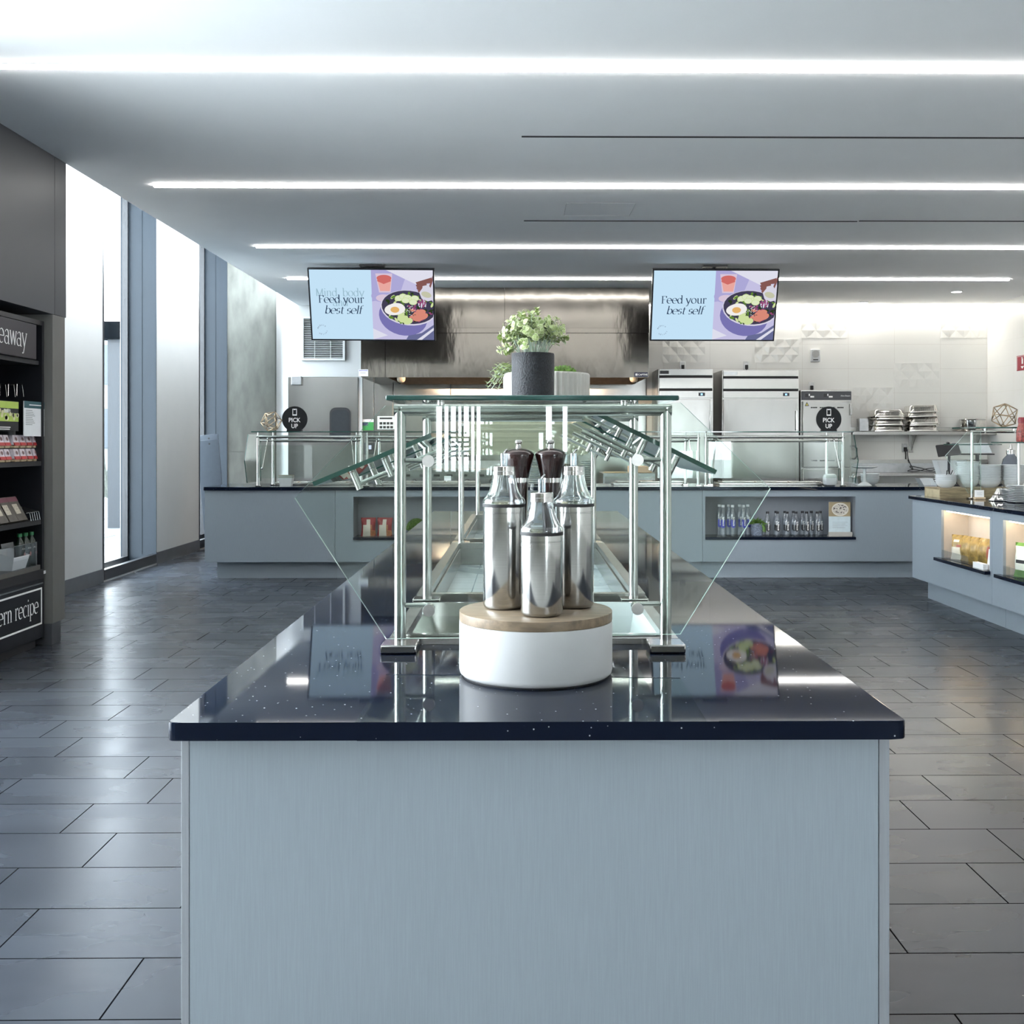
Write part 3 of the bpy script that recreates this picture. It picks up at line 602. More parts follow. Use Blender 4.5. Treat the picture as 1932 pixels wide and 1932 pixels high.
# rounded divider between the third posts; olive body colour paints in a reflection
z0, z1 = 1.3085, 1.479; xa_, xb_ = PXL+.016, PXR-.016; rr = .03; pl = []
for cx_, cz_, a0 in ((xb_-rr, z1-rr, 0), (xa_+rr, z1-rr, 90), (xa_+rr, z0+rr, 180), (xb_-rr, z0+rr, 270)):
    for k in range(7):
        a = math.radians(a0+15*k); pl.append((cx_+rr*math.cos(a), 4.62, cz_+rr*math.sin(a)))
put(MB().prism(pl, (0, .006, 0), 0, 1), 'divider', ['olive', 'edgew'], t)

# ------------------------------------------------------------------ the white stand with the dressing bottles
c = (.0277, 2.103, ZI)
t = thing('display_stand', 'round white stand with a wooden top on the black island worktop', 'stand', c)
put(MB().lathe([(0, .003), (.144, .003), (.1475, .006), (.149, .012), (.149, .1055), (0, .1055)], c, 72), 'drum', 'white', t)
put(MB().lathe([(0, .0003), (.143, .0003), (.143, .003), (0, .003)], c, 48), 'foot', 'blackm', t)
put(MB().lathe([(0, .106), (.1485, .106), (.1488, .107), (.1488, .1235), (.1475, .1245), (0, .1245)], c, 72), 'wooden_top', 'wood', t)
ZW = ZI+.1247
M['bot'] = mat('brushed bottle steel', (.48, .48, .465), .15, 1., var=.05, scale=160, stretch=(.05, .05, 6), aniso=.5)
M['bglass'] = mat('thick clear shoulder', (.95, .97, .98), .03, 0., var=.01, trans=1., ior=1.45)
M['oil'] = mat('chrome cap', (.55, .545, .53), .10, 1., var=.02)
def cruet(label, px, Y, r, hb, short=False):
    x = (px-984)/F*Y; c = Vector((x, Y, ZW))
    t = thing('dressing_bottle', label, 'bottle', c, 'steel dressing bottles on the round stand')
    put(MB().lathe([(0, .0), (r-.006, .0), (r-.002, .003), (r, .008), (r, hb-.012), (r-.0008, hb-.0115), (r-.0008, hb-.010), (r, hb-.0095), (r, hb), (0, hb)], c, 56), 'body', 'bot', t)
    put(MB().lathe([(0, hb), (r+.0008, hb), (r+.0012, hb+.0025), (r+.0008, hb+.006), (0, hb+.006)], c, 56), 'seal', 'blackm', t)
    o = hb+.0062
    ro = [(r+.0005, 0), (r+.0012, .004), (r-.001, .009), (r*.86, .014), (r*.74, .023), (r*.63, .036), (r*.56, .05), (r*.55, .056)]
    ri = [(max(a-.0035, .002), z) for a, z in ro][::-1]
    put(MB().lathe([(a, z+o) for a, z in ro]+[(a, z+o) for a, z in ri]+[(0.002, o)], c, 48), 'shoulder', 'bglass', t)
    q = o+.0562
    put(MB().lathe([(0, q), (r*.57, q), (r*.57, q+.007), (r*.55, q+.008), (r*.55, q+.0165), (r*.5, q+.018), (0, q+.018)], c, 40), 'cap', 'oil', t)
    k = q+.018; hs = .032
    put(MB().cyl(c+Vector((0, 0, k)), c+Vector((0, 0, k+hs*.75)), .0072, 18).add([], []).lathe([(.0072, k+hs*.75), (.0072, k+hs*.76), (.0064, k+hs*.76), (.0064, k)], c, 18), 'pourer', 'plasticp', t)
    put(MB().tube([c+Vector((0, 0, k+hs*.6)), c+Vector((0, 0, k+hs*.8)), c+Vector((.004, 0, k+hs*.95)), c+Vector((.007, 0, k+hs))], .0022, 8), 'spout', 'oil', t)
    return t, c
M['plasticp'] = glass('clear pourer plastic', (.80, .84, .86), .16)
cruet('tall steel dressing bottle standing left behind the short one', 950.8, 2.125, .0412, .199)
cruet('tall steel dressing bottle standing right behind the short one', 1082, 2.137, .0402, .199)
t, c = cruet('short steel dressing bottle at the front with faint vinegar lettering', 1022, 2.033, .0398, .1515, True)
m = MB(); r = .0400
ftext(m, 'VINEGAR', None, None, None, .0075, align='R', fn=lambda x, y: c+Vector((r*math.sin((x-.017)/r), -r*math.cos((x-.017)/r), .1295+y)))
put(m, 'lettering', mat('etched lettering', (.16, .15, .14), .5), t)
def grinder(label, px, Y):
    x = (px-984)/F*Y; c = Vector((x, Y, ZW))
    t = thing('pepper_mill', label, 'mill', c, 'dark wooden mills behind the dressing bottles')
    put(MB().lathe([(0, 0), (.0275, 0), (.028, .004), (.027, .03), (.022, .075), (.0175, .125), (.0165, .165), (.0185, .215), (.0195, .244), (0, .244)], c, 44), 'body', 'grind', t)
    put(MB().lathe([(0, .2442), (.020, .2442), (.020, .2535), (0, .2535)], c, 40), 'collar', 'oil', t)
    put(MB().lathe([(0, .2537), (.0205, .2537), (.024, .268), (.029, .288), (.0318, .300), (.0315, .3025), (.028, .307), (.018, .3115), (.008, .3135), (0, .3138)], c, 44), 'head', 'grind', t)
    put(MB().lathe([(.0065, .3135), (.006, .317), (.0048, .3195), (.005, .322), (.0075, .324), (.0082, .3275), (.0065, .3305), (0, .3312)], c, 24), 'knob', 'oil', t)
grinder('dark wooden mill behind the left tall dressing bottle', 978.5, 2.195)
grinder('dark wooden mill behind the right tall dressing bottle', 1038.8, 2.195)

# ------------------------------------------------------------------ planters on the glass shelf
ZS = 1.4635
def leaf(m, p, d, n, ln, wd):
    d = d.normalized(); s = d.cross(n).normalized(); n = s.cross(d)
    o = [(0, 0), (.25, .36), (.55, .5), (.82, .32), (1, 0), (.82, -.32), (.55, -.5), (.25, -.36)]
    vs = [p+d*(a*ln)+s*(b*wd)+n*(.18*wd*(abs(b)*2)**1.2-.10*ln*a*a) for a, b in o]
    ce = p+d*(.52*ln); inn = [ce+(v-ce)*.74+n*.0006 for v in vs]
    m.add(vs+inn, [(k, (k+1) % 8, 8+(k+1) % 8, 8+k) for k in range(8)], 1, True)
    o_ = len(m.v)-8; m.f.append([o_+k for k in range(8)]); m.m.append(0); m.s.append(True)
c = Vector(((1005.5-984)/F*2.49, 2.49, ZS))
t = thing('potted_plant', 'bushy pale green plant in a rough black pot on the glass shelf', 'plant', c)
put(MB().lathe([(0, 0), (.046, 0), (.049, .003), (.0495, .10), (.0485, .1055), (.045, .1055), (.044, .095), (0, .095)], c, 56), 'pot', 'pot', t)
ms = MB(); ml = MB(); rnd = random.Random(11)
for k in range(78):
    a = k*2.39996+.3*rnd.random(); sp = ((k+.5)/78)**.55; r0 = .036*rnd.random(); b = c+Vector((r0*math.cos(a), r0*math.sin(a), .094))
    out = Vector((math.cos(a), math.sin(a), 0)); h = .090*(1-.50*sp*sp)*(.7+.5*rnd.random())
    droop = .038 if (sp > .9 and k % 3 == 0) else 0
    tip = c+out*(.080*sp+.004)+Z_*(.105+h-droop); pts = [b+(tip-b)*u+Z_*(.018*math.sin(u*3.14)) for u in (0, .25, .5, .75, 1)]
    ms.tube(pts, .0009, 5)
    for u in (.42, .54, .64, .74, .83, .91, .98):
        i = min(int(u*4), 3); p = pts[i]+(pts[i+1]-pts[i])*(u*4-i); ax = (pts[i+1]-pts[i]).normalized(); b1 = ax.orthogonal().normalized(); b2 = ax.cross(b1); ph = rnd.random()*6.28
        for w in (0, math.pi):
            dr = (b1*math.cos(ph+w)+b2*math.sin(ph+w))*.9+ax*.5; sz = (.0135+.007*rnd.random())*(1.1-.35*u)
            leaf(ml, p, dr, ax, sz, sz*.74)
put(ms, 'stems', 'stem', t); put(ml, 'foliage', ['green', 'greenl'], t)
def mossball(m, c, r, n, rnd, flat=.8):
    for k in range(n):
        z = rnd.uniform(-.15, 1); a = rnd.random()*6.283; q = math.sqrt(max(0, 1-z*z)); d = Vector((q*math.cos(a), q*math.sin(a), z)); p = c+Vector((d.x*r, d.y*r, d.z*r*flat))
        s = r*.12*(.6+.8*rnd.random()); b1 = d.orthogonal().normalized(); b2 = d.cross(b1)
        m.add([p-d*s+b1*s, p-d*s-b1*s*.5+b2*s*.87, p-d*s-b1*s*.5-b2*s*.87, p+d*s*.9], [(0, 1, 3), (1, 2, 3), (2, 0, 3)], 0)
def dome(c, r, flat=.8): return MB().lathe([(r*math.cos(a), r*math.sin(a)*flat) for a in [math.radians(8+10*k) for k in range(-2, 9)]]+[(0, r*flat)], c, 24)
c = Vector(((1031-984)/F*2.87, 2.87, ZS)); R0 = .1135
t = thing('planter_bowl', 'wide ribbed off white bowl of moss and trailing sprigs behind the black pot', 'planter', c)
m = MB(); nr = 96; pr = []
for z, rr_ in ((0, .97), (.004, 1), (.079, 1), (.083, .985), (.083, .93), (.06, .92)):
    for k in range(nr): a = 6.2832*k/nr; q = R0*rr_*(1+(.016 if k % 2 else -.012)*(1 if .0 < z < .08 else .4)); pr.append(c+Vector((q*math.cos(a), q*math.sin(a), z)))
m.add(pr, [(i*nr+k, i*nr+(k+1) % nr, (i+1)*nr+(k+1) % nr, (i+1)*nr+k) for i in range(5) for k in range(nr)]); m.f.append([5*nr+k for k in range(nr)]); m.m.append(0); m.s.append(False)
put(m, 'bowl', 'rib', t)
rnd = random.Random(2); m = MB()
for dx, dy, r in ((.045, -.01, .040), (.012, .03, .036), (-.03, -.02, .034), (.0, -.055, .03)): m.v += []; dm = dome(c+Vector((dx, dy, .066)), r, .9); m.add(dm.v, dm.f, 0, True); mossball(m, c+Vector((dx, dy, .066)), r, 420, rnd, .9)
put(m, 'moss', 'moss', t)
ms = MB(); ml = MB()
for k in range(12):
    b = c+Vector((-.085+.02*rnd.random(), -.02+.05*rnd.random()-.02, .07)); tip = c+Vector((-.125-.035*rnd.random(), -.035+.07*rnd.random(), (.125-.08*rnd.random()) if k < 9 else .03+.02*rnd.random())); pts = [b+(tip-b)*u+Z_*(.03*math.sin(u*3.14)) for u in (0, .3, .6, 1)]
    ms.tube(pts, .0008, 5)
    for u in (.35, .5, .62, .74, .86, .97):
        i = min(int(u*3), 2); p = pts[i]+(pts[i+1]-pts[i])*(u*3-i); ph = rnd.random()*6.28
        for w in (0, 3.1): leaf(ml, p, Vector((math.cos(ph+w), math.sin(ph+w), .5)), Z_, .0125, .009)
put(ms, 'stems', 'stem', t); put(ml, 'foliage', ['green', 'greenl'], t)

# ------------------------------------------------------------------ screens
def scr(name, col, k=1.0): return emit(name, tuple(col), k)
def lin(r, g, b): return tuple(((c/255)/12.92 if c <= 10 else ((c/255+.055)/1.055)**2.4) for c in (r, g, b))
SX = .25   # the exposure lifts the light, so screens give less than what they show
SC = {k: scr('screen '+k, lin(*v), SX) for k, v in dict(blue=(196, 226, 246), lav=(196, 192, 226), lav2=(172, 168, 214), shade=(120, 116, 176), text=(46, 66, 92), ghost=(158, 190, 206), mark=(120, 130, 150),
    juice=(206, 108, 104), juice2=(232, 168, 160), glassy=(214, 196, 216), bowl=(66, 62, 84), rimc=(214, 210, 228), white=(240, 238, 236), yolk=(226, 178, 108), gre=(96, 134, 54), lgre=(206, 222, 160), cuc=(222, 232, 196), dkg=(44, 60, 34),
    onion=(146, 74, 116), salmon=(216, 138, 120), skin=(132, 88, 84), jug=(214, 212, 226), sauce=(196, 196, 170), cloth=(104, 108, 148), pale=(222, 222, 236)).items()}
SK = list(SC.keys())
def screen(label, TL, TR, BL, BR, group, ghost=False, yc=11.8):
    ym = yc; half = .13
    P = [W(*TL, ym-half), W(*TR, ym-half), W(*BR, ym+half), W(*BL, ym+half)]
    O = P[3]; ux = (P[2]-P[3]); wd = (ux.length+(P[1]-P[0]).length)/2; ux = ux.normalized(); up = (P[0]+P[1])/2-(P[2]+P[3])/2; ht = up.length; uy = (up-ux*up.dot(ux)).normalized(); n = ux.cross(uy)
    O = (P[0]+P[1]+P[2]+P[3])/4-ux*wd/2-uy*ht/2
    t = thing('television', label, 'screen', O+ux*wd/2+uy*ht/2, group)
    bz = .016; m = MB(); a = m.mark(); m.box(0, wd, 0, ht, -.05, 0)
    for bx in ((0, wd, 0, bz), (0, wd, ht-bz, ht), (0, bz, bz, ht-bz), (wd-bz, wd, bz, ht-bz)): m.box(*bx, .0, .006)
    mt = Matrix((( ux.x, uy.x, n.x, O.x), (ux.y, uy.y, n.y, O.y), (ux.z, uy.z, n.z, O.z), (0, 0, 0, 1))); m.xf(mt, a)
    put(m, 'bezel', 'black', t)
    s = MB(); w2 = wd-2*bz; h2 = ht-2*bz; o = O+ux*bz+uy*bz; K = SK.index; lay = [0]
    def at(): lay[0] += 1; return o+n*(.001+lay[0]*.00006)
    def quad(x0, y0, x1, y1, k): b = at(); s.poly([b+ux*(x0*w2)+uy*(y0*h2), b+ux*(x1*w2)+uy*(y0*h2), b+ux*(x1*w2)+uy*(y1*h2), b+ux*(x0*w2)+uy*(y1*h2)], K(k))
    def pol(ps, k): b = at(); s.poly([b+ux*(x*w2)+uy*(y*h2) for x, y in ps], K(k))
    def el(cx, cy, rx, ry, k, rot=0, n=28):
        b = at(); q = []
        for i in range(n):
            a = 6.28319*i/n; x = rx*w2*math.cos(a); y = ry*w2*math.sin(a); q.append(b+ux*min(w2, max(0, cx*w2+x*math.cos(rot)-y*math.sin(rot)))+uy*min(h2, max(0, cy*h2+x*math.sin(rot)+y*math.cos(rot))))
        s.poly(q, K(k))
    quad(0, 0, .5, 1, 'blue'); quad(.5, 0, 1, 1, 'lav'); pol([(.5, .55), (.72, .62), (.8, 1), (.5, 1)], 'lav2'); pol([(.62, 1), (.86, .8), (1, .9), (1, 1)], 'pale'); pol([(.5, 0), (.62, .06), (.5, .16)], 'pale')
    el(.57, .63, .075, .048, 'lav2'); el(.595, .60, .062, .03, 'glassy')
    pol([(.535, .95), (.672, .95), (.655, .68), (.56, .68)], 'glassy'); pol([(.545, .89), (.665, .89), (.648, .70), (.57, .70)], 'juice2'); el(.604, .885, .060, .026, 'juice'); pol([(.548, .84), (.6, .80), (.66, .84), (.655, .885), (.55, .885)], 'juice')
    el(.75, .33, .20, .155, 'shade', rot=-.25); el(.80, .46, .232, .146, 'rimc', rot=-.10); el(.80, .468, .224, .138, 'bowl', rot=-.10)
    rnd = random.Random(8)
    for k in range(90):
        a = rnd.random()*6.283; q = rnd.random()**.5; x = .80+.205*q*math.cos(a); y = .455+.215*q*math.sin(a); pick = ('dkg', 'gre', 'lgre')[k % 3] if (x < .80 or y > .5) else ('onion', 'salmon', 'dkg')[k % 3]
        el(x, y, .010+.016*rnd.random(), .005+.008*rnd.random(), pick, rot=rnd.random()*3, n=9)
    for x, y in ((.72, .60), (.755, .625), (.79, .61), (.82, .575), (.85, .60), (.775, .57), (.835, .545)): el(x, y, .034, .024, 'lgre', n=16); el(x, y, .029, .020, 'cuc', n=16)
    for k in range(26): el(.875+.06*rnd.random()-.0, .53+.09*(rnd.random()-.5), .022, .006, 'onion' if k % 3 else 'pale', rot=rnd.random()*3, n=8)
    for x, y, r in ((.87, .36, -.4), (.90, .40, .2), (.92, .34, .5), (.86, .31, -.2), (.895, .33, .9)): el(x, y, .038, .024, 'salmon', rot=r, n=12)
    el(.685, .44, .085, .048, 'white', rot=.1); el(.70, .48, .06, .03, 'white'); el(.685, .435, .036, .025, 'yolk')
    for x, y, r in ((.755, .30, .5), (.79, .27, .3), (.735, .33, .8)): el(x, y, .04, .026, 'lgre', rot=r, n=14)
    for k in range(40): el(.76+.10*rnd.random(), .34+.16*rnd.random(), .007, .002, 'white' if k % 2 else 'dkg', rot=rnd.random()*3, n=6)
    pol([(.885, .70), (.93, .815), (1, .80), (1, .58), (.955, .56), (.905, .60)], 'jug'); el(.945, .655, .042, .024, 'sauce', rot=-.3)
    for k, (x0, y0, x1, y1) in enumerate(((.86, .83, .99, .87), (.86, .79, .95, .84), (.865, .75, .92, .83), (.875, .71, .915, .80), (.97, .78, 1, .9))): pol([(x0, y0), (x0+.01, y0-.03), (x1, y1-.05), (x1, y1+.03)], 'skin')
    pol([(.77, 0), (.79, .06), (.9, .10), (1, .22), (1, 0)], 'cloth'); pol([(.86, 0), (.9, 0), (1, .14), (1, .18)], 'pale')
    def txt(str_, cx, y, em, k, sh=0, cond=1.): b = at(); stext(s, str_, b+ux*(cx*w2)+uy*(y*h2), ux, uy, em*h2, K(k), cond=cond, shear=sh, align='C', thick=.095, thin=.026)
    if ghost:
        txt('Mind, body', .245, .625, .152, 'ghost', cond=1.05); txt('and', .245, .485, .15, 'ghost')
    txt('Feed your', .252, .53, .152, 'text', cond=1.08); txt('best self', .262, .375, .152, 'text', sh=.2, cond=1.10)
    b = at()
    for j, (wds, a0) in enumerate((('modern', 170), ('recipe', 350))):
        for i, ch in enumerate(wds):
            a = math.radians(a0-22*i-10); r = .034*w2; d = ux*math.cos(a)+uy*math.sin(a); tg = ux*math.sin(a)-uy*math.cos(a)
            stext(s, ch, b+ux*(.085*w2)+uy*(.14*h2)+d*r-tg*.006, tg, d, .022, K('mark'), thick=.14, thin=.06)
    put(s, 'display', [SC[k] for k in SK], t)
    top = O+ux*wd/2+uy*ht-n*.04
    put(MB().box(top.x-.13, top.x+.13, top.y+.0, top.y+.16, HC-.02, HC).cyl((top.x, top.y+.09, HC-.02), (top.x, top.y+.20, HC-.38), .022, 14).box(top.x-.2, top.x+.2, top.y+.10, top.y+.17, HC-.45, HC-.33), 'ceiling_mount', 'black', t)
screen('left hanging screen, its picture fading between two lines of words over a salad bowl', (580, 504.5), (821, 508), (587.5, 642), (820, 643.5), 'screens hanging from the ceiling', True)
screen('right hanging screen showing a salad bowl and clear dark words', (1231.5, 507), (1471, 508.5), (1226, 643), (1460, 643.5), 'screens hanging from the ceiling')
# ------------------------------------------------------------------ kitchen behind the counter
def wbox(px0, px1, py0, py1, Y, d):      # box whose front face spans these photo lines at distance Y
    a = W(px0, py0, Y); b = W(px1, py1, Y); return [a.x, b.x, Y, Y+d, b.z, a.z]
YK = YB-.03
# steel swing door
a = W(545, 712, YK); b = W(676, 912, YK)
t = thing('door_1', 'brushed steel kitchen door with a rounded black window', 'door', ((a.x+b.x)/2, YK, 0)); t['kind'] = 'structure'
put(MB().box(a.x-.06, a.x-.004, YK-.03, YB, 0, a.z+.06).box(b.x+.004, b.x+.06, YK-.03, YB, 0, a.z+.06).box(a.x-.004, b.x+.004, YK-.03, YB, a.z+.004, a.z+.06), 'door_frame', 'wall', t)
put(MB().box(a.x, b.x, YK-.045, YK-.005, .01, a.z), 'door_leaf', 'steelh', t)
w0 = W(622, 769, YK-.05); w1 = W(662, 829, YK-.05); rr = .085; pl = []
for sc, nm_, mt_, dy in ((1, 'window_gasket', 'black', .012), (.86, 'window_pane', 'darkglass', .014)):
    M.setdefault('darkglass', mat('dark porthole glass', (.035, .04, .045), .05, spec=.7)); pl = []; cx_, cz_ = (w0.x+w1.x)/2, (w0.z+w1.z)/2; hx, hz = (w1.x-w0.x)/2*sc, (w0.z-w1.z)/2*sc-(.0 if sc == 1 else .0)
    for sx, sz, a0 in ((1, 1, 0), (-1, 1, 90), (-1, -1, 180), (1, -1, 270)):
        for k in range(6): q = math.radians(a0+18*k); pl.append((cx_+sx*(hx-rr*sc)+rr*sc*math.cos(q), YK-.045-dy, cz_+sz*(hz-rr*sc)+rr*sc*math.sin(q)))
    put(MB().prism(pl, (0, dy, 0)), nm_, mt_, t)
q = wbox(549, 568, 710, 726, YK-.12, .07); put(MB().box(*q, bev=.006), 'door_closer', 'steeld', t)
# return air grille
q = wbox(569, 651, 597, 680, YK, .02); t = thing('air_grille', 'white louvred air grille on the wall, half hidden behind the left screen', 'grille', ((q[0]+q[1])/2, YK, (q[4]+q[5])/2))
f_ = .03; put(MB().box(q[0], q[0]+f_, YK-.012, YB, q[4], q[5]).box(q[1]-f_, q[1], YK-.012, YB, q[4], q[5]).box(q[0]+f_, q[1]-f_, YK-.012, YB, q[4], q[4]+f_).box(q[0]+f_, q[1]-f_, YK-.012, YB, q[5]-f_, q[5]), 'grille_frame', 'white', t)
put(MB().box(q[0]+f_, q[1]-f_, YB-.006, YB, q[4]+f_, q[5]-f_), 'duct_mouth', 'blackm', t)
m = MB(); n = 22
for k in range(n):
    z = q[4]+f_+(q[5]-q[4]-2*f_)*(k+.5)/n; m.add([(q[0]+f_, YK-.008, z-.005), (q[1]-f_, YK-.008, z-.005), (q[1]-f_, YB-.008, z+.008), (q[0]+f_, YB-.008, z+.008), (q[0]+f_, YK-.006, z-.003), (q[1]-f_, YK-.006, z-.003), (q[1]-f_, YB-.006, z+.010), (q[0]+f_, YB-.006, z+.010)], [(0, 1, 2, 3), (4, 7, 6, 5), (0, 4, 5, 1), (2, 6, 7, 3)])
for px in (594, 624): x = W(px, 640, YK).x; m.box(x-.004, x+.004, YK-.011, YK-.005, q[4]+f_, q[5]-f_)
put(m, 'louvres', 'white', t)
# steel wall sheets behind the cooking line
xs = [W(px, 800, YK).x for px in (680, 706, 742, 850, 960, 1090, 1219)]
for k in range(6):
    put_ = single(MB().box(xs[k]+.004, xs[k+1]-.004, YK-.004, YB-.001, .0, 2.62, bev=.002), 'wall_sheet', 'steelh', 'stainless wall sheet behind the cooking line, sheet %s' % ['beside the steel door', 'left of the hood lamps', 'below the left hood lamp', 'behind the griddle', 'behind the stacked plates', 'left of the first fridge'][k], 'steel sheet', ((xs[k]+xs[k+1])/2, YK, 0), 'stainless wall sheets')
# hood
YH = 13.5
a = W(681, 543, YH); b = W(1224, 712, YH); c = W(727, 628, YH); zt_, zm, zb_ = HC-.002, c.z, b.z; xm = c.x; xs_ = W(952, 600, YH).x
t = thing('extraction_hood', 'large stainless extraction hood across the kitchen between the screens', 'hood', ((a.x+b.x)/2, YH, zt_))
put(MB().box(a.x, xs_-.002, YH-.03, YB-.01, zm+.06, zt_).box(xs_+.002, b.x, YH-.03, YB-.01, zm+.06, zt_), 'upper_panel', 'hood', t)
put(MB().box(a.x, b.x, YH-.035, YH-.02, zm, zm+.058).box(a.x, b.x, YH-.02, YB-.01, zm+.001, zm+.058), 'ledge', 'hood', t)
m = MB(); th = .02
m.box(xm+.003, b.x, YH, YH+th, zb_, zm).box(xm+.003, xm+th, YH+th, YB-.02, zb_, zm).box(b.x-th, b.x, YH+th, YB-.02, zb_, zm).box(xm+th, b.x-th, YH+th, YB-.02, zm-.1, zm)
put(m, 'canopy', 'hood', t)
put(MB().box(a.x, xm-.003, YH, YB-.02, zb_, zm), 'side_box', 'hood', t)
put(MB().prism([(xm+.05, YH+.35, zb_+.30), (xm+.05, YH+1.30, zb_-.02), (xm+.05, YH+1.30, zb_+.4), (xm+.05, YH+.35, zb_+.4)], (b.x-xm-.1, 0, 0)), 'filter_bank', mat('filter steel with lamp warmth in colour', (.42, .30, .20), .35, 1., var=.1), t)  # copper colour carries the warm lamp light under the hood
q = wbox(676.5, 694.5, 697, 710, YH-.003, .002); put(MB().box(*q).box(q[0]+.006, q[1]-.006, q[2]-.0008, q[2], q[5]-.022, q[5]-.006, mi=1).box(q[0]+.02, q[1]-.03, q[2]-.0008, q[2], q[4]+.038, q[4]+.046, mi=2), 'notice', ['paper', mat('mauve print', (.35, .33, .52), .6), mat('grey print', (.4, .4, .42), .6)], t)
q = wbox(1197, 1222.5, 702.5, 711, YH-.003, .002); pm = MB().box(*q); ftext(pm, 'CAPTIVE', (q[0]+.105, q[2]-.001, q[4]+.017), X_, Z_, .022, 1, bold=.02); pm.box(q[0]+.012, q[0]+.04, q[2]-.001, q[2], q[4]+.014, q[4]+.042, mi=1)
put(pm, 'maker_plate', [mat('navy plate', (.02, .022, .06), .4), 'wht'], t)
M['lampg'] = mat('frosted lamp glass', (.62, .50, .36), .3)
for px in (757, 1196):
    c = W(px, 714, YH+.35)
    put(MB().lathe([(0, -.055), (.03, -.05), (.05, -.03), (.055, 0), (.05, .03), (.03, .05), (0, .055)], c, 20), 'lamp_globe', 'lampg', t)
    put(MB().cyl(c+Vector((0, 0, .05)), c+Vector((0, 0, .16)), .035, 14), 'lamp_socket', 'steeld', t)
put(MB().box(xm+.4, b.x-.4, YH+.05, YH+.07, zb_+.10, zb_+.12), 'light_lens', emit('warm hood lens', (1, .74, .52), 60.), t)
put(MB().box(xm+.39, b.x-.39, YH+.03, YH+.09, zb_+.121, zb_+.15), 'light_body', 'steeld', t)
# fridges
M['disp'] = emit('blue display', (.25, .5, 1.), .6)
def fridge(label, px0, px1, ptop, Y, group, logo):
    a = W(px0, ptop, Y); b = W(px1, ptop, Y); f = Y/F; z = lambda py: CH-(py-833)*f
    x0, x1 = a.x, b.x; t = thing('upright_fridge', label, 'fridge', ((x0+x1)/2, Y, 0), group)
    put(MB().box(x0, x1, Y+.02, Y+.72, .12, a.z, bev=.004), 'body', 'steel', t)
    for sx in (x0+.06, x1-.06):
        for sy in (Y+.1, Y+.64): put(MB().cyl((sx, sy, 0), (sx, sy, .12), .03, 10), 'foot', 'blackm', t)
    h = a.z-z(752)
    put(MB().box(x0+.012, x1-.012, Y-.004, Y+.02, a.z-h*.22, a.z-.002, bev=.003).box(x0+.012, x1-.012, Y-.004, Y+.02, a.z-h*.66, a.z-h*.30, bev=.003).box(x0+.012, x1-.012, Y-.004, Y+.02, a.z-h*.98, a.z-h*.74, bev=.003), 'louvre_panel', 'steel', t)
    put(MB().box(x0+.012, x1-.012, Y+.012, Y+.021, a.z-h*.30, a.z-h*.22).box(x0+.012, x1-.012, Y+.012, Y+.021, a.z-h*.74, a.z-h*.66), 'vent_slot', 'blackm', t)
    dx = x1-.20 if logo != 2 else x1-.22
    put(MB().box(dx, dx+.085, Y-.007, Y-.004, a.z-h*.91, a.z-h*.80).box(dx+.028, dx+.055, Y-.0082, Y-.007, a.z-h*.885, a.z-h*.825, mi=1), 'control_display', ['black', 'disp'], t)
    put(MB().box(x0+.02, x0+.14 if logo == 1 else x0+.20, Y-.006, Y-.004, a.z-h*.17, a.z-h*.06), 'nameplate', 'black' if logo == 1 else 'steeld', t)
    put(MB().box(x0+.01, x1-.045, Y-.03, Y+.019, .18, z(753.5), bev=.006), 'door', 'steelh', t)
    put(MB().box(x1-.043, x1-.008, Y-.006, Y+.02, .18, z(753.5)), 'door_post', 'steel', t)
    put(MB().box(x1-.06, x1-.035, Y-.055, Y-.031, z(812), z(775), bev=.004).box(x1-.052, x1-.04, Y-.034, Y-.0295, z(818), z(812)), 'handle', 'steelv', t)
    return t, z
YFR = 14.42
fridge('narrow upright steel fridge right of the extraction hood', 1242, 1346, 696, YFR, 'upright steel fridges', 1)
fridge('wide upright steel fridge, the middle of three tall units', 1363, 1508, 698, YFR, 'upright steel fridges', 2)
Y = YFR; f = Y/F; z = lambda py: CH-(py-833)*f; x0 = W(1511, 800, Y).x; x1 = W(1607, 800, Y).x
t = thing('holding_cabinet', 'steel food holding cabinet with a black control panel and black handle', 'cabinet', ((x0+x1)/2, Y, 0))
put(MB().box(x0, x1, Y+.02, Y+.76, .12, z(735.5), bev=.006), 'body', 'steel', t)
for sx in (x0+.06, x1-.06):
    for sy in (Y+.1, Y+.68): put(MB().cyl((sx, sy, 0), (sx, sy, .12), .03, 10), 'caster', 'blackm', t)
pm = MB().box(x0+.01, x1-.005, Y, Y+.02, z(754.5), z(738), bev=.003)
put(pm, 'control_panel', mat('charcoal panel', (.045, .048, .055), .4), t)
pm = MB()
for px in (1519, 1554): pm = MB(); q = wbox(px, px+6, 743, 749, Y-.003, .003); pm.box(*q); q = wbox(px+10, px+17, 747, 750, Y-.003, .003); pm.box(*q, mi=1); q = wbox(px+7, px+9, 743, 747, Y-.003, .003); pm.box(*q, mi=1); put(pm, 'control_dial', ['black', 'wht'], t)
q = W(1595, 748, Y-.002); pm = MB(); ftext(pm, 'Alto-Shaam', q, X_, Z_, .02); put(pm, 'lettering', 'wht', t)
put(MB().box(x0+.02, x1-.03, Y-.03, Y+.018, z(882), z(757), bev=.008), 'upper_door', 'steelh', t); put(MB().box(x0+.02, x1-.03, Y-.03, Y+.018, .2, z(885), bev=.008), 'lower_door', 'steelh', t)
pm = MB()
for py in (769, 869):
    for px in (1530, 1547, 1563, 1580):
        for k in range(4): q = wbox(px+k*3.1, px+k*3.1+2.3, py-1.1, py+1.1, Y-.033, .003); pm.box(*q)
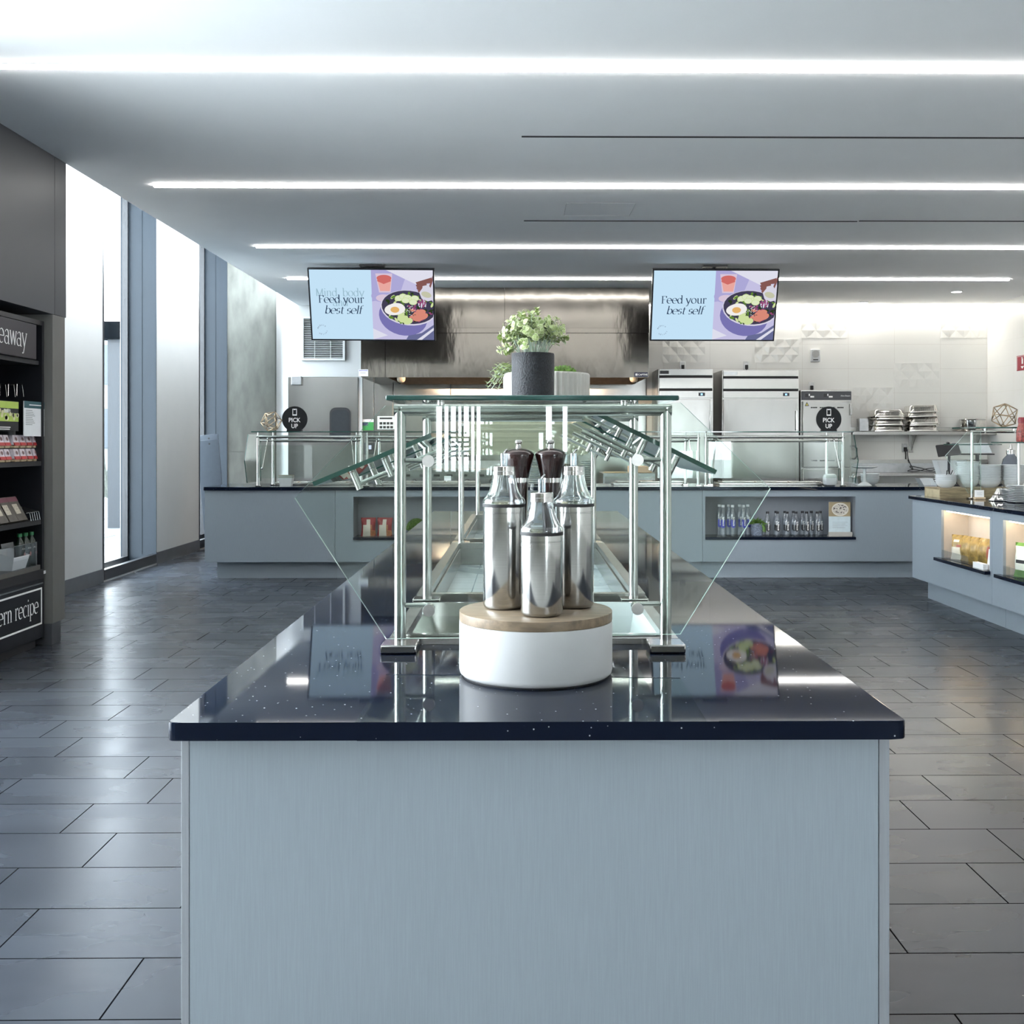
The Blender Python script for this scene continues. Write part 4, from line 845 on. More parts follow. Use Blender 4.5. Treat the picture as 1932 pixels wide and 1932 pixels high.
put(pm, 'vent_slots', 'blackm', t)
pm = MB().prism([W(1518.5, 766, Y-.034), W(1526.5, 766, Y-.034), W(1522.5, 758.5, Y-.034)], (0, .003, 0)); pm.prism([W(1520, 765, Y-.035), W(1525, 765, Y-.035), W(1522.5, 760.5, Y-.035)], (0, .001, 0), 1)
put(pm, 'hazard_sticker', ['black', mat('sticker yellow', (.55, .48, .10), .5)], t)
q = wbox(1604, 1608, 762, 783, Y-.06, .04); put(MB().box(*q, bev=.004), 'latch', 'steelv', t)
p = [W(1607, 842, Y-.02), W(1612, 842, Y-.05), W(1616, 846, Y-.06), W(1616, 861, Y-.06), W(1612, 866, Y-.05), W(1607, 866, Y-.02)]
put(MB().tube(p, .012, 10), 'handle', 'blackm', t)
# outlets and alarm on the wall
M['gal'] = mat('grey outlet plate', (.45, .45, .44), .35, .6)
def outlet(label, px, py, plug, Yw=YB-.022):
    c = W(px, py, Yw); t = thing('wall_outlet', label, 'outlet', c, 'outlets on the tiled wall')
    put(MB().box(c.x-.042, c.x+.042, Yw-.007, Yw+.001, c.z-.062, c.z+.062, bev=.003), 'cover_plate', 'gal', t)
    put(MB().box(c.x-.018, c.x+.018, Yw-.0095, Yw-.007, c.z+.006, c.z+.042).box(c.x-.018, c.x+.018, Yw-.0095, Yw-.007, c.z-.042, c.z-.006), 'socket', 'white', t)
    if plug: put(MB().box(c.x-.02, c.x+.02, Yw-.045, Yw-.0097, c.z-.05, c.z+.01, bev=.006).tube([(c.x, Yw-.03, c.z-.05), (c.x+.004, Yw-.03, c.z-.09), (c.x+.004, Yw-.025, c.z-.16)], .008, 8), 'plug', 'blackm', t)
    return c
outlet('wall outlet with a plug above the narrow fridge', 1288, 690, True); outlet('wall outlet with a black plug above the wide fridge', 1408, 690, True); outlet('wall outlet with a plug above the holding cabinet', 1531, 729, True)
co = outlet('wall outlet below the steel wall shelf with a cable plugged in', 1707, 845, True)
c = W(1537.5, 671, YB-.022); t = thing('alarm_sounder', 'white fire alarm sounder on the tiled wall', 'alarm', c)
put(MB().box(c.x-.068, c.x+.068, c.y-.04, c.y, c.z-.09, c.z+.09, bev=.012), 'housing', 'white', t)
put(MB().lathe([(0, 0), (.052, 0), (.052, .006), (0, .006)], (0, 0, 0), 28).xf(Matrix.Translation(c+Vector((0, -.04, .022))) @ Matrix.Rotation(math.pi/2, 4, 'X')).box(c.x-.035, c.x+.035, c.y-.043, c.y-.04, c.z-.068, c.z-.054, mi=1), 'speaker_disc', [mat('grey speaker cloth', (.45, .45, .44), .8), 'blackm'], t)
# wall shelf with pans
Y0 = YB-.022; zsh = W(1700, 813.5, Y0-.3).z
a = W(1609, 815, Y0-.3); b = W(1880, 815, Y0-.3)
t = thing('wall_shelf', 'long steel shelf on the tiled wall carrying pans', 'shelf', ((a.x+b.x)/2, Y0, zsh))
put(MB().box(a.x, b.x+.1, Y0-.3, Y0, zsh-.006, zsh).box(a.x, b.x+.1, Y0-.3, Y0-.294, zsh-.05, zsh).box(a.x, b.x+.1, Y0-.006, Y0, zsh, zsh+.06), 'board', 'steel', t)
for px in (1728, 1850):
    x = W(px, 830, Y0-.2).x; put(MB().box(x-.03, x+.03, Y0-.012, Y0-.001, zsh-.30, zsh-.007).prism([(x-.004, Y0-.013, zsh-.28), (x-.004, Y0-.25, zsh-.02), (x-.004, Y0-.25, zsh-.007), (x-.004, Y0-.013, zsh-.007)], (.008, 0, 0)), 'bracket', 'steel', t)
M['perf'] = mat('bright pan steel', (.74, .72, .68), .10, 1., var=.12, scale=40, bump=.25)
def pan_proto():
    t = thing('perforated_pan', '', 'pan', (0, 0, 0)); W_, D_, H_ = .205, .15, .095; m = MB(); r = .05; n = 6
    def ring(hx, hy, z, rr):
        o = []
        for sx, sy, a0 in ((1, 1, 0), (-1, 1, 90), (-1, -1, 180), (1, -1, 270)):
            for k in range(n): q = math.radians(a0+90*k/(n-1)); o.append(Vector((sx*(hx-rr)+rr*math.cos(q), sy*(hy-rr)+rr*math.sin(q), z)))
        return o
    rs = [ring(W_+.02, D_+.02, 0, .055), ring(W_+.02, D_+.02, .006, .055), ring(W_, D_, .006, r), ring(W_-.012, D_-.012, H_-.012, r), ring(W_-.024, D_-.024, H_, r-.01)]; nn = 4*n
    m.add([v for q in rs for v in q], [(i*nn+k, i*nn+(k+1) % nn, (i+1)*nn+(k+1) % nn, (i+1)*nn+k) for i in range(4) for k in range(nn)], 0, True); m.f.append([4*nn+k for k in range(nn)]); m.m.append(0); m.s.append(False)
    put(m, 'shell', 'perf', t); h = MB()
    for i in range(17):
        for j in range(4): x = -.13+.26*i/16; zz = .022+.015*j; yy = -D_-.0012+.012*(zz/H_); h.box(x-.0035, x+.0035, yy-.0008, yy+.001, zz-.0045, zz+.0045)
    put(h, 'perforations', 'blackm', t); return t
pp = pan_proto(); k0 = True
for (px, n, zz, tilt, nm_, dzs) in ((1672.5, 4, zsh, .0, 'left', (.0, .083, .165, .20)), (1736.5, 5, zsh, .04, 'right', (.0, .08, .105, .20, .265))):
    x = W(px, 800, Y0-.17).x
    for k in range(n):
        lb = 'steel perforated pan in the %s stack on the wall shelf, %s' % (nm_, ['at the bottom', 'second from the bottom', 'third from the bottom', 'fourth from the bottom', 'at the top'][k] if k < n-1 else 'at the top')
        loc = (x+.012*((k*7) % 3-1), Y0-.172, zz+.0005+dzs[k]+.0); rt = (0, -tilt*(k/n), 0)
        if k0: moved(pp, loc, rt); tag(pp, lb, 'pan', 'perforated pans on the wall shelf'); k0 = False
        else: dup(pp, loc, lb, 'perforated pans on the wall shelf', rt)
c = W(1629.5, 802, Y0-.1); single(MB().box(c.x-.066, c.x+.066, c.y-.02, c.y+.099, zsh+.001, zsh+.18, bev=.004), 'switch_box', 'steeld', 'small square metal box on the left end of the wall shelf', 'box', (c.x, c.y, zsh))
c = W(1835, 803, Y0-.16); t = thing('metal_bowl', 'wide shiny metal container near the right end of the wall shelf', 'bowl', (c.x, c.y, zsh), None)
put(MB().lathe([(0, .001), (.15, .001), (.165, .02), (.17, .17), (.165, .172), (.16, .03), (0, .02)], (c.x, c.y, zsh), 36), 'shell', 'perf', t); put(MB().lathe([(.171, .15), (.176, .16), (.171, .172)], (c.x, c.y, zsh), 36), 'rim', 'steelv', t)
# work table under the shelf
zt2 = CH-(893-833)*(Y0-.6)/F
t = thing('work_table', 'steel work table under the wall shelf', 'table', (4.6, Y0-.3, 0)); xw0, xw1 = W(1600, 890, Y0-.6).x, XR-.02
put(MB().box(xw0, xw1, Y0-.6, Y0-.02, zt2-.04, zt2, bev=.004), 'table_top', 'steel', t); zs0 = W(1700, 874, Y0).z; zs1 = W(1700, 867, Y0).z
put(MB().box(xw0, xw1, Y0-.02, Y0-.001, zt2-.04, zs1), 'splashback', 'steeld', t); put(MB().box(xw0, xw1, Y0-.05, Y0-.0205, zs0, zs1), 'splash_lip', 'steel', t)
for x in (xw0+.05, xw1-.05):
    for y in (Y0-.55, Y0-.08): put(MB().cyl((x, y, 0), (x, y, zt2-.04), .02, 10), 'leg', 'steel', t)
rnd = random.Random(4)
pts = [co+Vector((.02, -.05, -.02)), co+Vector((.03, -.06, -.16)), co+Vector((.08, -.1, -.30))]+[Vector((W(px, 890, Y0-.3).x, Y0-.3-.06*math.sin(px), CH-(py-833)*(Y0-.3)/F)) for px, py in ((1720, 880), (1738, 883), (1757, 888), (1766, 884), (1748, 884), (1732, 890), (1712, 889), (1722, 886), (1745, 889), (1768, 891), (1775, 886))]
def smooth(p, n=6):
    o = []
    for i in range(len(p)-1):
        a, b, c, d = p[max(i-1, 0)], p[i], p[i+1], p[min(i+2, len(p)-1)]
        for k in range(n): u = k/n; o.append(.5*((2*b)+(c-a)*u+(2*a-5*b+4*c-d)*u*u+(3*b-a-3*c+d)*u**3))
    return o+[p[-1]]
for p in pts: p.z = max(p.z, zt2+.012)
single(MB().tube(smooth(pts), .006, 6), 'power_cable', 'blackm', 'tangled black cable running from the outlet onto the steel table', 'cable', tuple(pts[0]))
# cooking line
def appliance(nm, label, cat, px0, px1, py0, Y, d, mats='steel'):
    a = W(px0, py0, Y); b = W(px1, py0, Y); t = thing(nm, label, cat, ((a.x+b.x)/2, Y, 0)); put(MB().box(a.x, b.x, Y, Y+d, .1, a.z, bev=.006), 'body', mats, t)
    for x in (a.x+.08, b.x-.08):
        for y in (Y+.08, Y+d-.08): put(MB().cyl((x, y, 0), (x, y, .1), .025, 10), 'foot', 'blackm', t)
    return t, a, b
YG = 13.6
t, a, b = appliance('griddle', 'steel griddle with slotted front and round knobs below the hood', 'griddle', 762, 988, 886, YG, .8)
put(MB().box(a.x, b.x, YG+.76, YG+.78, a.z, a.z+.1).box(a.x, a.x+.02, YG+.1, YG+.76, a.z, a.z+.08).box(b.x-.02, b.x, YG+.1, YG+.76, a.z, a.z+.08), 'splash_guard', 'steeld', t)
pm = MB(); kn = MB()
for px in (768, 797, 824, 848, 876, 908, 935, 962):
    q = wbox(px-5.5, px+5.5, 895, 899, YG-.003, .003); pm.box(*q, bev=.0012)
put(pm, 'vent_slots', 'blackm', t)
for px in (782, 828, 882, 928, 968): c = W(px, 909, YG); put(MB().cyl((c.x, YG, c.z), (c.x, YG-.03, c.z), .032, 18, mi=0).cyl((c.x, YG-.03, c.z), (c.x, YG-.045, c.z), .026, 18, mi=1), 'knob', ['blackm', 'steelv'], t)
q = wbox(838, 851, 898, 910, YG-.004, .003); put(MB().box(*q), 'notice', 'paper', t)
t, a, b = appliance('charbroiler', 'dark charbroiler grate beside the griddle below the hood', 'grill', 992, 1085, 880, YG+.05, .75, 'steeld'); pm = MB()
for k in range(18): x = a.x+.04+(b.x-a.x-.08)*k/17; pm.box(x-.006, x+.006, YG+.1, YG+.72, a.z+.0, a.z+.02)
put(pm, 'grate', 'blackm', t)
t, a, b = appliance('prep_fridge', 'steel prep counter with boxes on top right of the charbroiler', 'fridge', 1138, 1236, 893, YG, .8, 'steeld')
put(MB().box(a.x+.02, (a.x+b.x)/2-.01, YG-.015, YG, .2, a.z-.04, bev=.004).box((a.x+b.x)/2+.01, b.x-.02, YG-.015, YG, .2, a.z-.04, bev=.004), 'door', 'steel', t)
single(MB().box(a.x+.03, a.x+.30, YG+.1, YG+.4, b.z+.001, b.z+.012, bev=.003), 'cutting_board', mat('pale maple board', (.55, .42, .29), .5, var=.1), 'pale wooden board on the steel prep counter', 'board', (a.x+.2, YG+.2, b.z))
single(MB().box(b.x-.32, b.x-.03, YG+.08, YG+.3, b.z+.001, b.z+.09, bev=.01), 'cardboard_box', mat('salmon card', (.62, .42, .30), .7), 'tan cardboard box on the right of the prep counter', 'box', (b.x-.15, YG+.2, b.z))
c = W(721, 785, YK-.006); q = wbox(712, 744, 785, 810, YK-.008, .003); pm = MB().box(*q)
for k in range(4):
    for j in range(3):
        x = q[0]+.03+.05*k; zz = q[5]-.03-.055*j
        if j == 0: continue
        pm.box(x, x+.04, q[2]-.0008, q[2], zz-.035, zz, mi=1)
pm.box(q[0]+.03, q[1]-.03, q[2]-.0008, q[2], q[5]-.045, q[5]-.02, mi=1)
single(pm, 'notice_sheet', ['paper', 'blackm'], 'white printed notice on the steel wall left of the griddle', 'notice', (q[0], q[2], q[4]))
q = wbox(682, 705, 791, 812, YK-.008, .003); pm = MB().box(*q).box(q[0], q[1], q[2]-.0008, q[2], q[4], q[5]-.04, mi=1).box(q[0], q[1]-.08, q[2]-.0016, q[2]-.0008, q[5]-.09, q[5]-.045, mi=2)
single(pm, 'safety_sign', ['paper', mat('sign green', (.03, .28, .06), .5), mat('sign navy', (.03, .05, .09), .5)], 'green and white safety sign on the steel wall beside the door', 'sign', (q[0], q[2], q[4]))
q = wbox(686.5, 706, 836, 857, YK-.03, .02); pm = MB().box(*q, bev=.004).box(q[0]+.05, q[1]-.04, q[2]-.001, q[2], q[4]+.07, q[5]-.03, mi=1)
single(pm, 'control_unit', ['dark', mat('pale display', (.55, .58, .75), .4)], 'dark wall control unit with a small pale display near the steel door', 'controller', (q[0], q[2], q[4]))
# ------------------------------------------------------------------ small shared builders
def bag(w, h, d, mats, name, label, cat, loc, rot=(0, 0, 0), group=None, art=None):
    """a pillow bag standing on its crimped lower edge; art adds printed pieces on the front"""
    m = MB(); nx, nz = 9, 11
    def P(u, v, s):
        e = (1-(2*u-1)**4)*(math.sin(math.pi*min(1, max(0, (v-.07)/.86)))**.6 if .07 < v < .93 else 0)
        x = (u-.5)*w*(1-.10*math.sin(math.pi*v)*abs(2*u-1)); wob = .006*math.sin(9*u+5*v)
        return Vector((x, s*(d/2*e)+wob*(.3 if e else 1), v*h))
    for s in (-1, 1):
        vs = [P(i/(nx-1), j/(nz-1), s) for j in range(nz) for i in range(nx)]
        fs = [(j*nx+i, j*nx+i+1, (j+1)*nx+i+1, (j+1)*nx+i) for j in range(nz-1) for i in range(nx-1)]
        mi = [art(( (f[0] % nx)+.5)/(nx-1), (f[0]//nx+.5)/(nz-1), s) if art else 0 for f in fs]
        m.add(vs, fs, mi, True)
    t = thing(name, label, cat, (0, 0, 0), group); put(m, 'wrapper', mats, t); t.location = loc; t.rotation_euler = rot; return t
def ico_frame(label, c, r, rot, mt):
    g = (1+5**.5)/2; vs = [Vector(v).normalized()*r for v in [(-1, g, 0), (1, g, 0), (-1, -g, 0), (1, -g, 0), (0, -1, g), (0, 1, g), (0, -1, -g), (0, 1, -g), (g, 0, -1), (g, 0, 1), (-g, 0, -1), (-g, 0, 1)]]
    R = Matrix.Rotation(rot[0], 3, 'X') @ Matrix.Rotation(rot[1], 3, 'Y') @ Matrix.Rotation(rot[2], 3, 'Z'); vs = [R @ v for v in vs]
    el = min((vs[0]-v).length for v in vs[1:])*1.01; m = MB()
    zmin = min(v.z for v in vs); vs = [v-Vector((0, 0, zmin-.0035)) for v in vs]
    for i in range(12):
        for j in range(i): 
            if (vs[i]-vs[j]).length < el: m.cyl(Vector(c)+vs[i], Vector(c)+vs[j], .0036, 8)
    return single(m, 'geometric_ornament', mt, label, 'ornament', c)
def pickup(label, px, Y, zshelf, pz):
    x = px2x(px, Y); r = 24*Y/F; zc = zshelf+r*.97; t = thing('pickup_sign', label, 'sign', (x, Y, zshelf+.001), 'round pick up signs')
    put(MB().cyl((x, Y-.004, zc), (x, Y+.004, zc), r, 56), 'disc', 'sign', t)
    put(MB().box(x-.075, x+.075, Y-.03, Y-.0045, zshelf+.001, zshelf+.02).box(x-.075, x+.075, Y+.0045, Y+.03, zshelf+.001, zshelf+.02), 'foot', 'sign', t)
    m = MB(); y = Y-.0052
    ftext(m, 'PICK', (x, y, zc-.030), X_, Z_, .044, bold=.018, w=.118); ftext(m, 'UP', (x, y, zc-.090), X_, Z_, .044, bold=.018, w=.066)
    for q in ((-.022, -.016, .035, .103), (.016, .022, .035, .103), (-.016, .016, .096, .103), (-.016, .016, .035, .047), (-.008, .008, .091, .096)): m.box(x+q[0], x+q[1], y-.0004, y+.0004, zc+q[2], zc+q[3])
    put(m, 'lettering', 'wht', t); return t

# ------------------------------------------------------------------ sneeze guards along the kitchen counter
YG0, YG1 = 10.80, 11.06; ZG = CH-(814-833)*YG0/F; zsup = ZG-.012
def guard(label, px0, px1, pl, pr, zlow, ends):
    x0, x1 = px2x(px0, YG0), px2x(px1, YG0); t = thing('sneeze_guard', label, 'sneeze guard', ((x0+x1)/2, (YG0+YG1)/2, ZC), 'sneeze guards along the kitchen counter')
    put(MB().box(x0, x1, YG0-.14, YG1+.16, ZG-.010, ZG, mi=0), 'glass_shelf', ['clear'], t)
    put(MB().box(x0, x1, YG0-.146, YG0-.14, ZG-.010, ZG).box(x0-.006, x0, YG0-.146, YG1+.16, ZG-.01, ZG).box(x1, x1+.006, YG0-.146, YG1+.16, ZG-.01, ZG), 'shelf_edge', 'edge', t)
    for px in (pl, pr):
        for (Y, o) in ((YG0, 0), (YG1, .09)):
            x = px2x(px, YG0)+(o if px == pl else -o)
            put(MB().cyl((x, Y, ZC+.012), (x, Y, ZG-.04), .0155, 14), 'post', 'tube', t)
            put(MB().box(x-.025, x+.025, Y-.028, Y+.028, ZC+.0005, ZC+.014, bev=.003), 'base_flange', 'steelv', t)
            put(MB().cyl((x, Y, ZG-.041), (x, Y, ZG-.0102), .008, 10), 'standoff', 'tube', t)
    xl, xr = px2x(pl, YG0), px2x(pr, YG0)
    put(MB().cyl((xl-.0155, YG0, ZG-.055), (xr+.0155, YG0, ZG-.055), .0155, 14), 'top_rail', 'tube', t); put(MB().cyl((xl+.075, YG1, ZG-.095), (xr-.075, YG1, ZG-.095), .0155, 14), 'top_rail', 'tube', t)
    for x, s in ((xl, 1), (xr, -1)):
        put(MB().cyl((x, YG0, 1.375), (x+s*.13, YG0, 1.375), .007, 8).cyl((x+s*.1, YG0-.03, 1.39), (x+s*.06, YG0-.09, 1.10), .0055, 8).lathe([(0, -.014), (.014, 0), (0, .014)], (x+s*.1, YG0-.03, 1.39), 10).lathe([(0, -.014), (.014, 0), (0, .014)], (x+s*.06, YG0-.09, 1.10), 10), 'stay_arm', 'tube', t)
    put(MB().prism([(xl+.02, YG0-.05, zlow), (xr-.02, YG0-.05, zlow), (xr-.02, YG0-.05, 1.0), (xl+.02, YG0-.05, 1.0)], (0, -.006, 0), 0, 1), 'front_pane', ['clear', 'edge'], t)
    for e, px in ends:
        xe = px2x(px, YG0); dx = -.055 if e == 'l' else .055
        pts = [(YG1+.16, ZG-.03), (YG0-.10, ZG-.03), (YG0-.24, 1.18), (YG0-.14, ZC+.04), (YG1+.16, ZC+.04)]
        put(MB().prism([(xe+dx*(1 if 0 < k < 4 and False else .4), y, z) for k, (y, z) in enumerate(pts)], (.008 if e == 'r' else -.008, 0, 0), 0, 1), 'end_pane', ['clear', 'edge'], t)
    return t
guard('glass sneeze guard at the left end of the kitchen counter, carrying a pick up sign', 483, 684, 488.5, 683, 1.33, [('l', 479)])
guard('long middle glass sneeze guard on the kitchen counter behind the island', 690, 1326, 693, 1318, 1.272, [])
guard('glass sneeze guard above the water bottle niche, carrying a pick up sign', 1331, 1603, 1332, 1592, 1.366, [('r', 1602)])
pickup('round black PICK UP sign near the concrete column', 557, 10.84, ZG, 0)
pickup('round black PICK UP sign in front of the holding cabinet', 1565, 10.84, ZG, 0)
ico_frame('bronze wire polyhedron ornament on the glass shelf beside the concrete column', (px2x(513, 10.9), 10.9, ZG+.001), .105, (.35, .5, .2), 'gold')
# steel inset strips, tubs and plates on the kitchen counter
def inset(label, px0, px1, Y0_, Y1_):
    x0, x1 = px2x(px0, Y0_), px2x(px1, Y0_); t = thing('hot_well', label, 'food well', ((x0+x1)/2, Y0_, ZC), 'steel wells on the kitchen counter')
    put(MB().box(x0, x1, Y0_, Y1_, ZC+.0005, ZC+.022, bev=.003), 'rim', 'steel', t)
    n = 3
    for k in range(n): a = x0+.03+(x1-x0-.06)*k/n; put(MB().box(a+.008, a+(x1-x0-.06)/n-.008, Y0_+.03, Y1_-.03, ZC+.0225, ZC+.036, bev=.006), 'lid', 'steelv', t)
inset('flat steel food well on the left of the kitchen counter', 512, 660, 11.10, 11.45); inset('flat steel food well on the kitchen counter in front of the griddle', 712, 905, 11.10, 11.45)
inset('flat steel food well on the kitchen counter in front of the prep fridge', 1158, 1300, 11.10, 11.45); inset('flat steel food well on the kitchen counter below the right pick up sign', 1358, 1560, 11.10, 11.45)
c = Vector((px2x(541, 10.94), 10.94, ZC+.001)); t = thing('paper_tray', 'small white paper food tray stack behind the left sneeze guard', 'tray', c)
m = MB()
for k in range(4): z = .085+.008*k; m.add([c+Vector(p) for p in [(-.055, -.04, 0), (.055, -.04, 0), (.055, .04, 0), (-.055, .04, 0), (-.07, -.055, z), (.07, -.055, z), (.07, .055, z), (-.07, .055, z)]], [(0, 1, 2, 3), (0, 1, 5, 4), (1, 2, 6, 5), (2, 3, 7, 6), (3, 0, 4, 7)], k % 2)
put(m, 'carton', ['paper', mat('kraft lining', (.45, .40, .34), .7)], t)
def plate_proto(nm, R, hgt, prof, mt): 
    t = thing(nm, '', 'plate', (0, 0, 0)); put(MB().lathe(prof, (0, 0, 0), 32), 'dish', mt, t); return t
bowlp = plate_proto('bowl', .1, .055, [(0, .002), (.045, .002), (.048, 0), (.052, .004), (.072, .016), (.088, .038), (.0935, .0605), (.1015, .0625), (.1015, .0665), (.0965, .0668), (.0915, .0615), (.086, .04), (.070, .019), (.05, .009), (0, .008)], 'china')
platep = plate_proto('plate', .115, .02, [(0, .001), (.06, .0), (.065, .003), (.085, .007), (.113, .017), (.115, .0185), (.112, .0195), (.085, .0105), (.06, .006), (0, .006)], 'china')
def stack(proto, first, x, y, z, n, dz, where, group, cat, sc=1.0):
    for k in range(n):
        place = 'lowest' if k == 0 else ('topmost' if k == n-1 else ['', 'second from the bottom', 'third from the bottom', 'fourth from the bottom', 'fifth from the bottom', 'sixth from the bottom', 'seventh from the bottom', 'eighth from the bottom', 'ninth from the bottom', 'tenth from the bottom', 'eleventh from the bottom', 'twelfth from the bottom', 'thirteenth from the bottom', 'fourteenth from the bottom', 'fifteenth from the bottom', 'sixteenth from the bottom'][k])
        lb = 'white %s, %s, %s' % (cat, place, where); loc = (x+.0006*((k*5) % 3-1), y, z+.0005+dz*k)
        if first[0] is proto: moved(proto, loc); proto.scale = (sc, sc, sc); tag(proto, lb, cat, group); first[0] = None
        else: dup(proto, loc, lb, group, scale=(sc, sc, sc))
fb = [bowlp]; fp = [platep]
stack(platep, fp, px2x(1107, 11.2), 11.2, ZC, 12, .0215, 'of the counter stack right of the mills', 'plates stacked on the kitchen counter', 'plate', .62)
stack(platep, fp, px2x(1008, 11.2), 11.2, ZC, 12, .0215, 'of the counter stack between the mills', 'plates stacked on the kitchen counter', 'plate', .62)
# cake stand, bowls and jar at the right end of the kitchen counter
c = (px2x(1633, 10.84), 10.84, ZC+.0005); t = thing('cake_stand', 'white pedestal cake stand on the kitchen counter', 'cake stand', c)
put(MB().lathe([(0, 0), (.072, 0), (.074, .006), (.05, .024), (.022, .04), (.016, .07), (.0145, .17), (.02, .176), (0, .176)], c, 36), 'foot', 'china', t); put(MB().lathe([(0, .1765), (.08, .177), (.122, .190), (.125, .197), (.122, .199), (.08, .196), (0, .196)], c, 44), 'plate', 'china', t)
stack(bowlp, fb, px2x(1643, 11.12), 11.12, ZC, 4, .017, 'of the stack behind the cake stand', 'bowls behind the cake stand', 'bowl', 1.0)
c = (px2x(1611.5, 10.86), 10.86, ZC+.0005); t = thing('glass_jar', 'small clear glass jar left of the cake stand', 'jar', c)
put(MB().lathe([(0, 0), (.045, 0), (.048, .01), (.048, .075), (.04, .085), (.04, .088)], c, 28), 'jar_body', 'plastic', t); put(MB().lathe([(0, .0885), (.046, .0885), (.046, .1), (.012, .105), (.012, .125), (0, .125)], c, 24), 'lid', 'steelv', t)
single(MB().box(px2x(1562, 10.9)-.03, px2x(1562, 10.9)+.10, 10.86, 10.98, ZC+.001, ZC+.12, bev=.03), 'squeeze_tub', 'china', 'white tub behind the sneeze guard, near its right posts', 'tub', (px2x(1562, 10.9), 10.9, ZC+.037))

# ------------------------------------------------------------------ things in the kitchen counter niches
ZN = zb+.001; YN = YC+.05
M['wat'] = glass('clear bottle plastic', (.93, .95, .97), .11)
M['lblu'] = mat('royal blue label', (.05, .06, .42), .4); M['capw'] = mat('white cap', (.72, .75, .78), .4); M['capb'] = mat('black cap', (.02, .02, .025), .35); M['lblk'] = mat('black label', (.012, .012, .014), .35)
def water(nm, r, h, hb, cap, lab, l0, l1):
    t = thing(nm, '', 'bottle', (0, 0, 0))
    put(MB().lathe([(0, .002), (r*.8, 0), (r, .008), (r, hb), (r*.94, hb+.03), (r*.7, hb+.06), (r*.42, h-.035), (r*.40, h-.022), (0, h-.022)], (0, 0, 0), 20), 'bottle_body', 'wat', t)
    put(MB().cyl((0, 0, h-.0215), (0, 0, h), r*.46, 16), 'cap', cap, t)
    m = MB(); n = 9; w = .024
    for k in range(n):
        a0 = -.62+1.24*k/n; a1 = -.62+1.24*(k+1)/n; R = r+.0006; e0 = w*.55*abs(a0/.62)**2.5; e1 = w*.55*abs(a1/.62)**2.5
        m.add([(R*math.sin(a0), -R*math.cos(a0), l0+e0), (R*math.sin(a1), -R*math.cos(a1), l0+e1), (R*math.sin(a1), -R*math.cos(a1), l1), (R*math.sin(a0), -R*math.cos(a0), l1)], [(0, 1, 2, 3)])
    R = r+.0012; ftext(m, 'smart', None, None, None, .021, 1, bold=.03, fn=lambda x, y: Vector((R*math.sin((-y+.010)/R), -R*math.cos((-y+.010)/R), (l0+l1)/2+.024+x)), w=.088)
    put(m, 'label', [lab, 'wht'], t); return t
big = water('water_bottle', .035, .312, .19, 'capw', 'lblu', .085, .165); big.name = 'water_bottle'
f1 = True
for k, (px, row, wh) in enumerate(((1358, 1, 'far left, in the back row'), (1364.7, 0, 'front row, first from the left'), (1375.5, 1, 'back row, second from the left'), (1383, 0, 'front row, second from the left'), (1396, 1, 'back row, third from the left'), (1403, 0, 'front row, third from the left'), (1411.4, 1, 'back row, beside the potted succulent'))):
    Y = YN+.03+.085*row; loc = (px2x(px, Y), Y, ZN); lb = 'tall clear water bottle with white cap and blue label, '+wh
    if f1: moved(big, loc); tag(big, lb, 'bottle', 'tall water bottles in the counter niche'); f1 = False
    else: dup(big, loc, lb, 'tall water bottles in the counter niche', (0, 0, -.25+.09*k))
sm = water('water_bottle', .033, .248, .13, 'capb', 'lblk', .05, .112); f1 = True
nth = ['first', 'second', 'third', 'fourth', 'fifth', 'sixth', 'seventh', 'eighth', 'ninth', 'tenth', 'eleventh', 'twelfth']
fr = {0: 0, 1: 0}
for k, (px, row) in enumerate(((1449, 0), (1465, 1), (1468, 0), (1482, 1), (1486, 0), (1498, 1), (1503, 0), (1515, 1), (1523, 0), (1532, 1), (1543, 0), (1549, 1))):
    Y = YN+.02+.088*row; loc = (px2x(px, Y), Y, ZN); lb = 'small water bottle with black cap and label, %s row, %s from the left' % (('front', 'back')[row], nth[fr[row]]); fr[row] += 1
    if f1: moved(sm, loc); tag(sm, lb, 'bottle', 'small water bottles in the counter niche'); f1 = False
    else: dup(sm, loc, lb, 'small water bottles in the counter niche', (0, 0, -.15+.03*k))
c = Vector((px2x(1429.5, YN+.02), YN+.02, ZN)); t = thing('potted_succulent', 'small green succulent in a mottled grey pot between the water bottles', 'plant', c)
put(MB().lathe([(0, 0), (.045, 0), (.058, .012), (.062, .05), (.060, .132), (.055, .134), (.053, .12), (0, .12)], c, 32), 'pot', mat('mottled grey pot', (.17, .20, .26), .7, var=.45, scale=70), t)
m = MB(); rnd = random.Random(9)
for k in range(60): a = rnd.random()*6.28; e = rnd.uniform(.05, 1.2); d = Vector((math.cos(a)*math.cos(e), math.sin(a)*math.cos(e), math.sin(e))); p = c+Vector((d.x*.02, d.y*.02, .12)); q = p+d*(.055+.035*rnd.random()); b = d.orthogonal().normalized()*.009; m.add([p-b, p+b, (p+q)/2+b*1.2+Z_*.006, q, (p+q)/2-b*1.2+Z_*.006], [(0, 1, 2, 3, 4)])
for k in range(14): a = 2.2+rnd.random()*1.9+3.1; p = c+Vector((.052*math.cos(a), .052*math.sin(a), .125)); q = p+Vector((.03*math.cos(a), .02*math.sin(a), -.03-.06*rnd.random())); m.tube([p, (p+q)/2+Vector((.01*math.cos(a), 0, .01)), q], .005, 5)
put(m, 'foliage', mat('succulent green', (.13, .26, .05), .5, var=.35, scale=40), t)
a = W(1563.5, 947, YN+.03); b = W(1604.5, 1010, YN+.03)
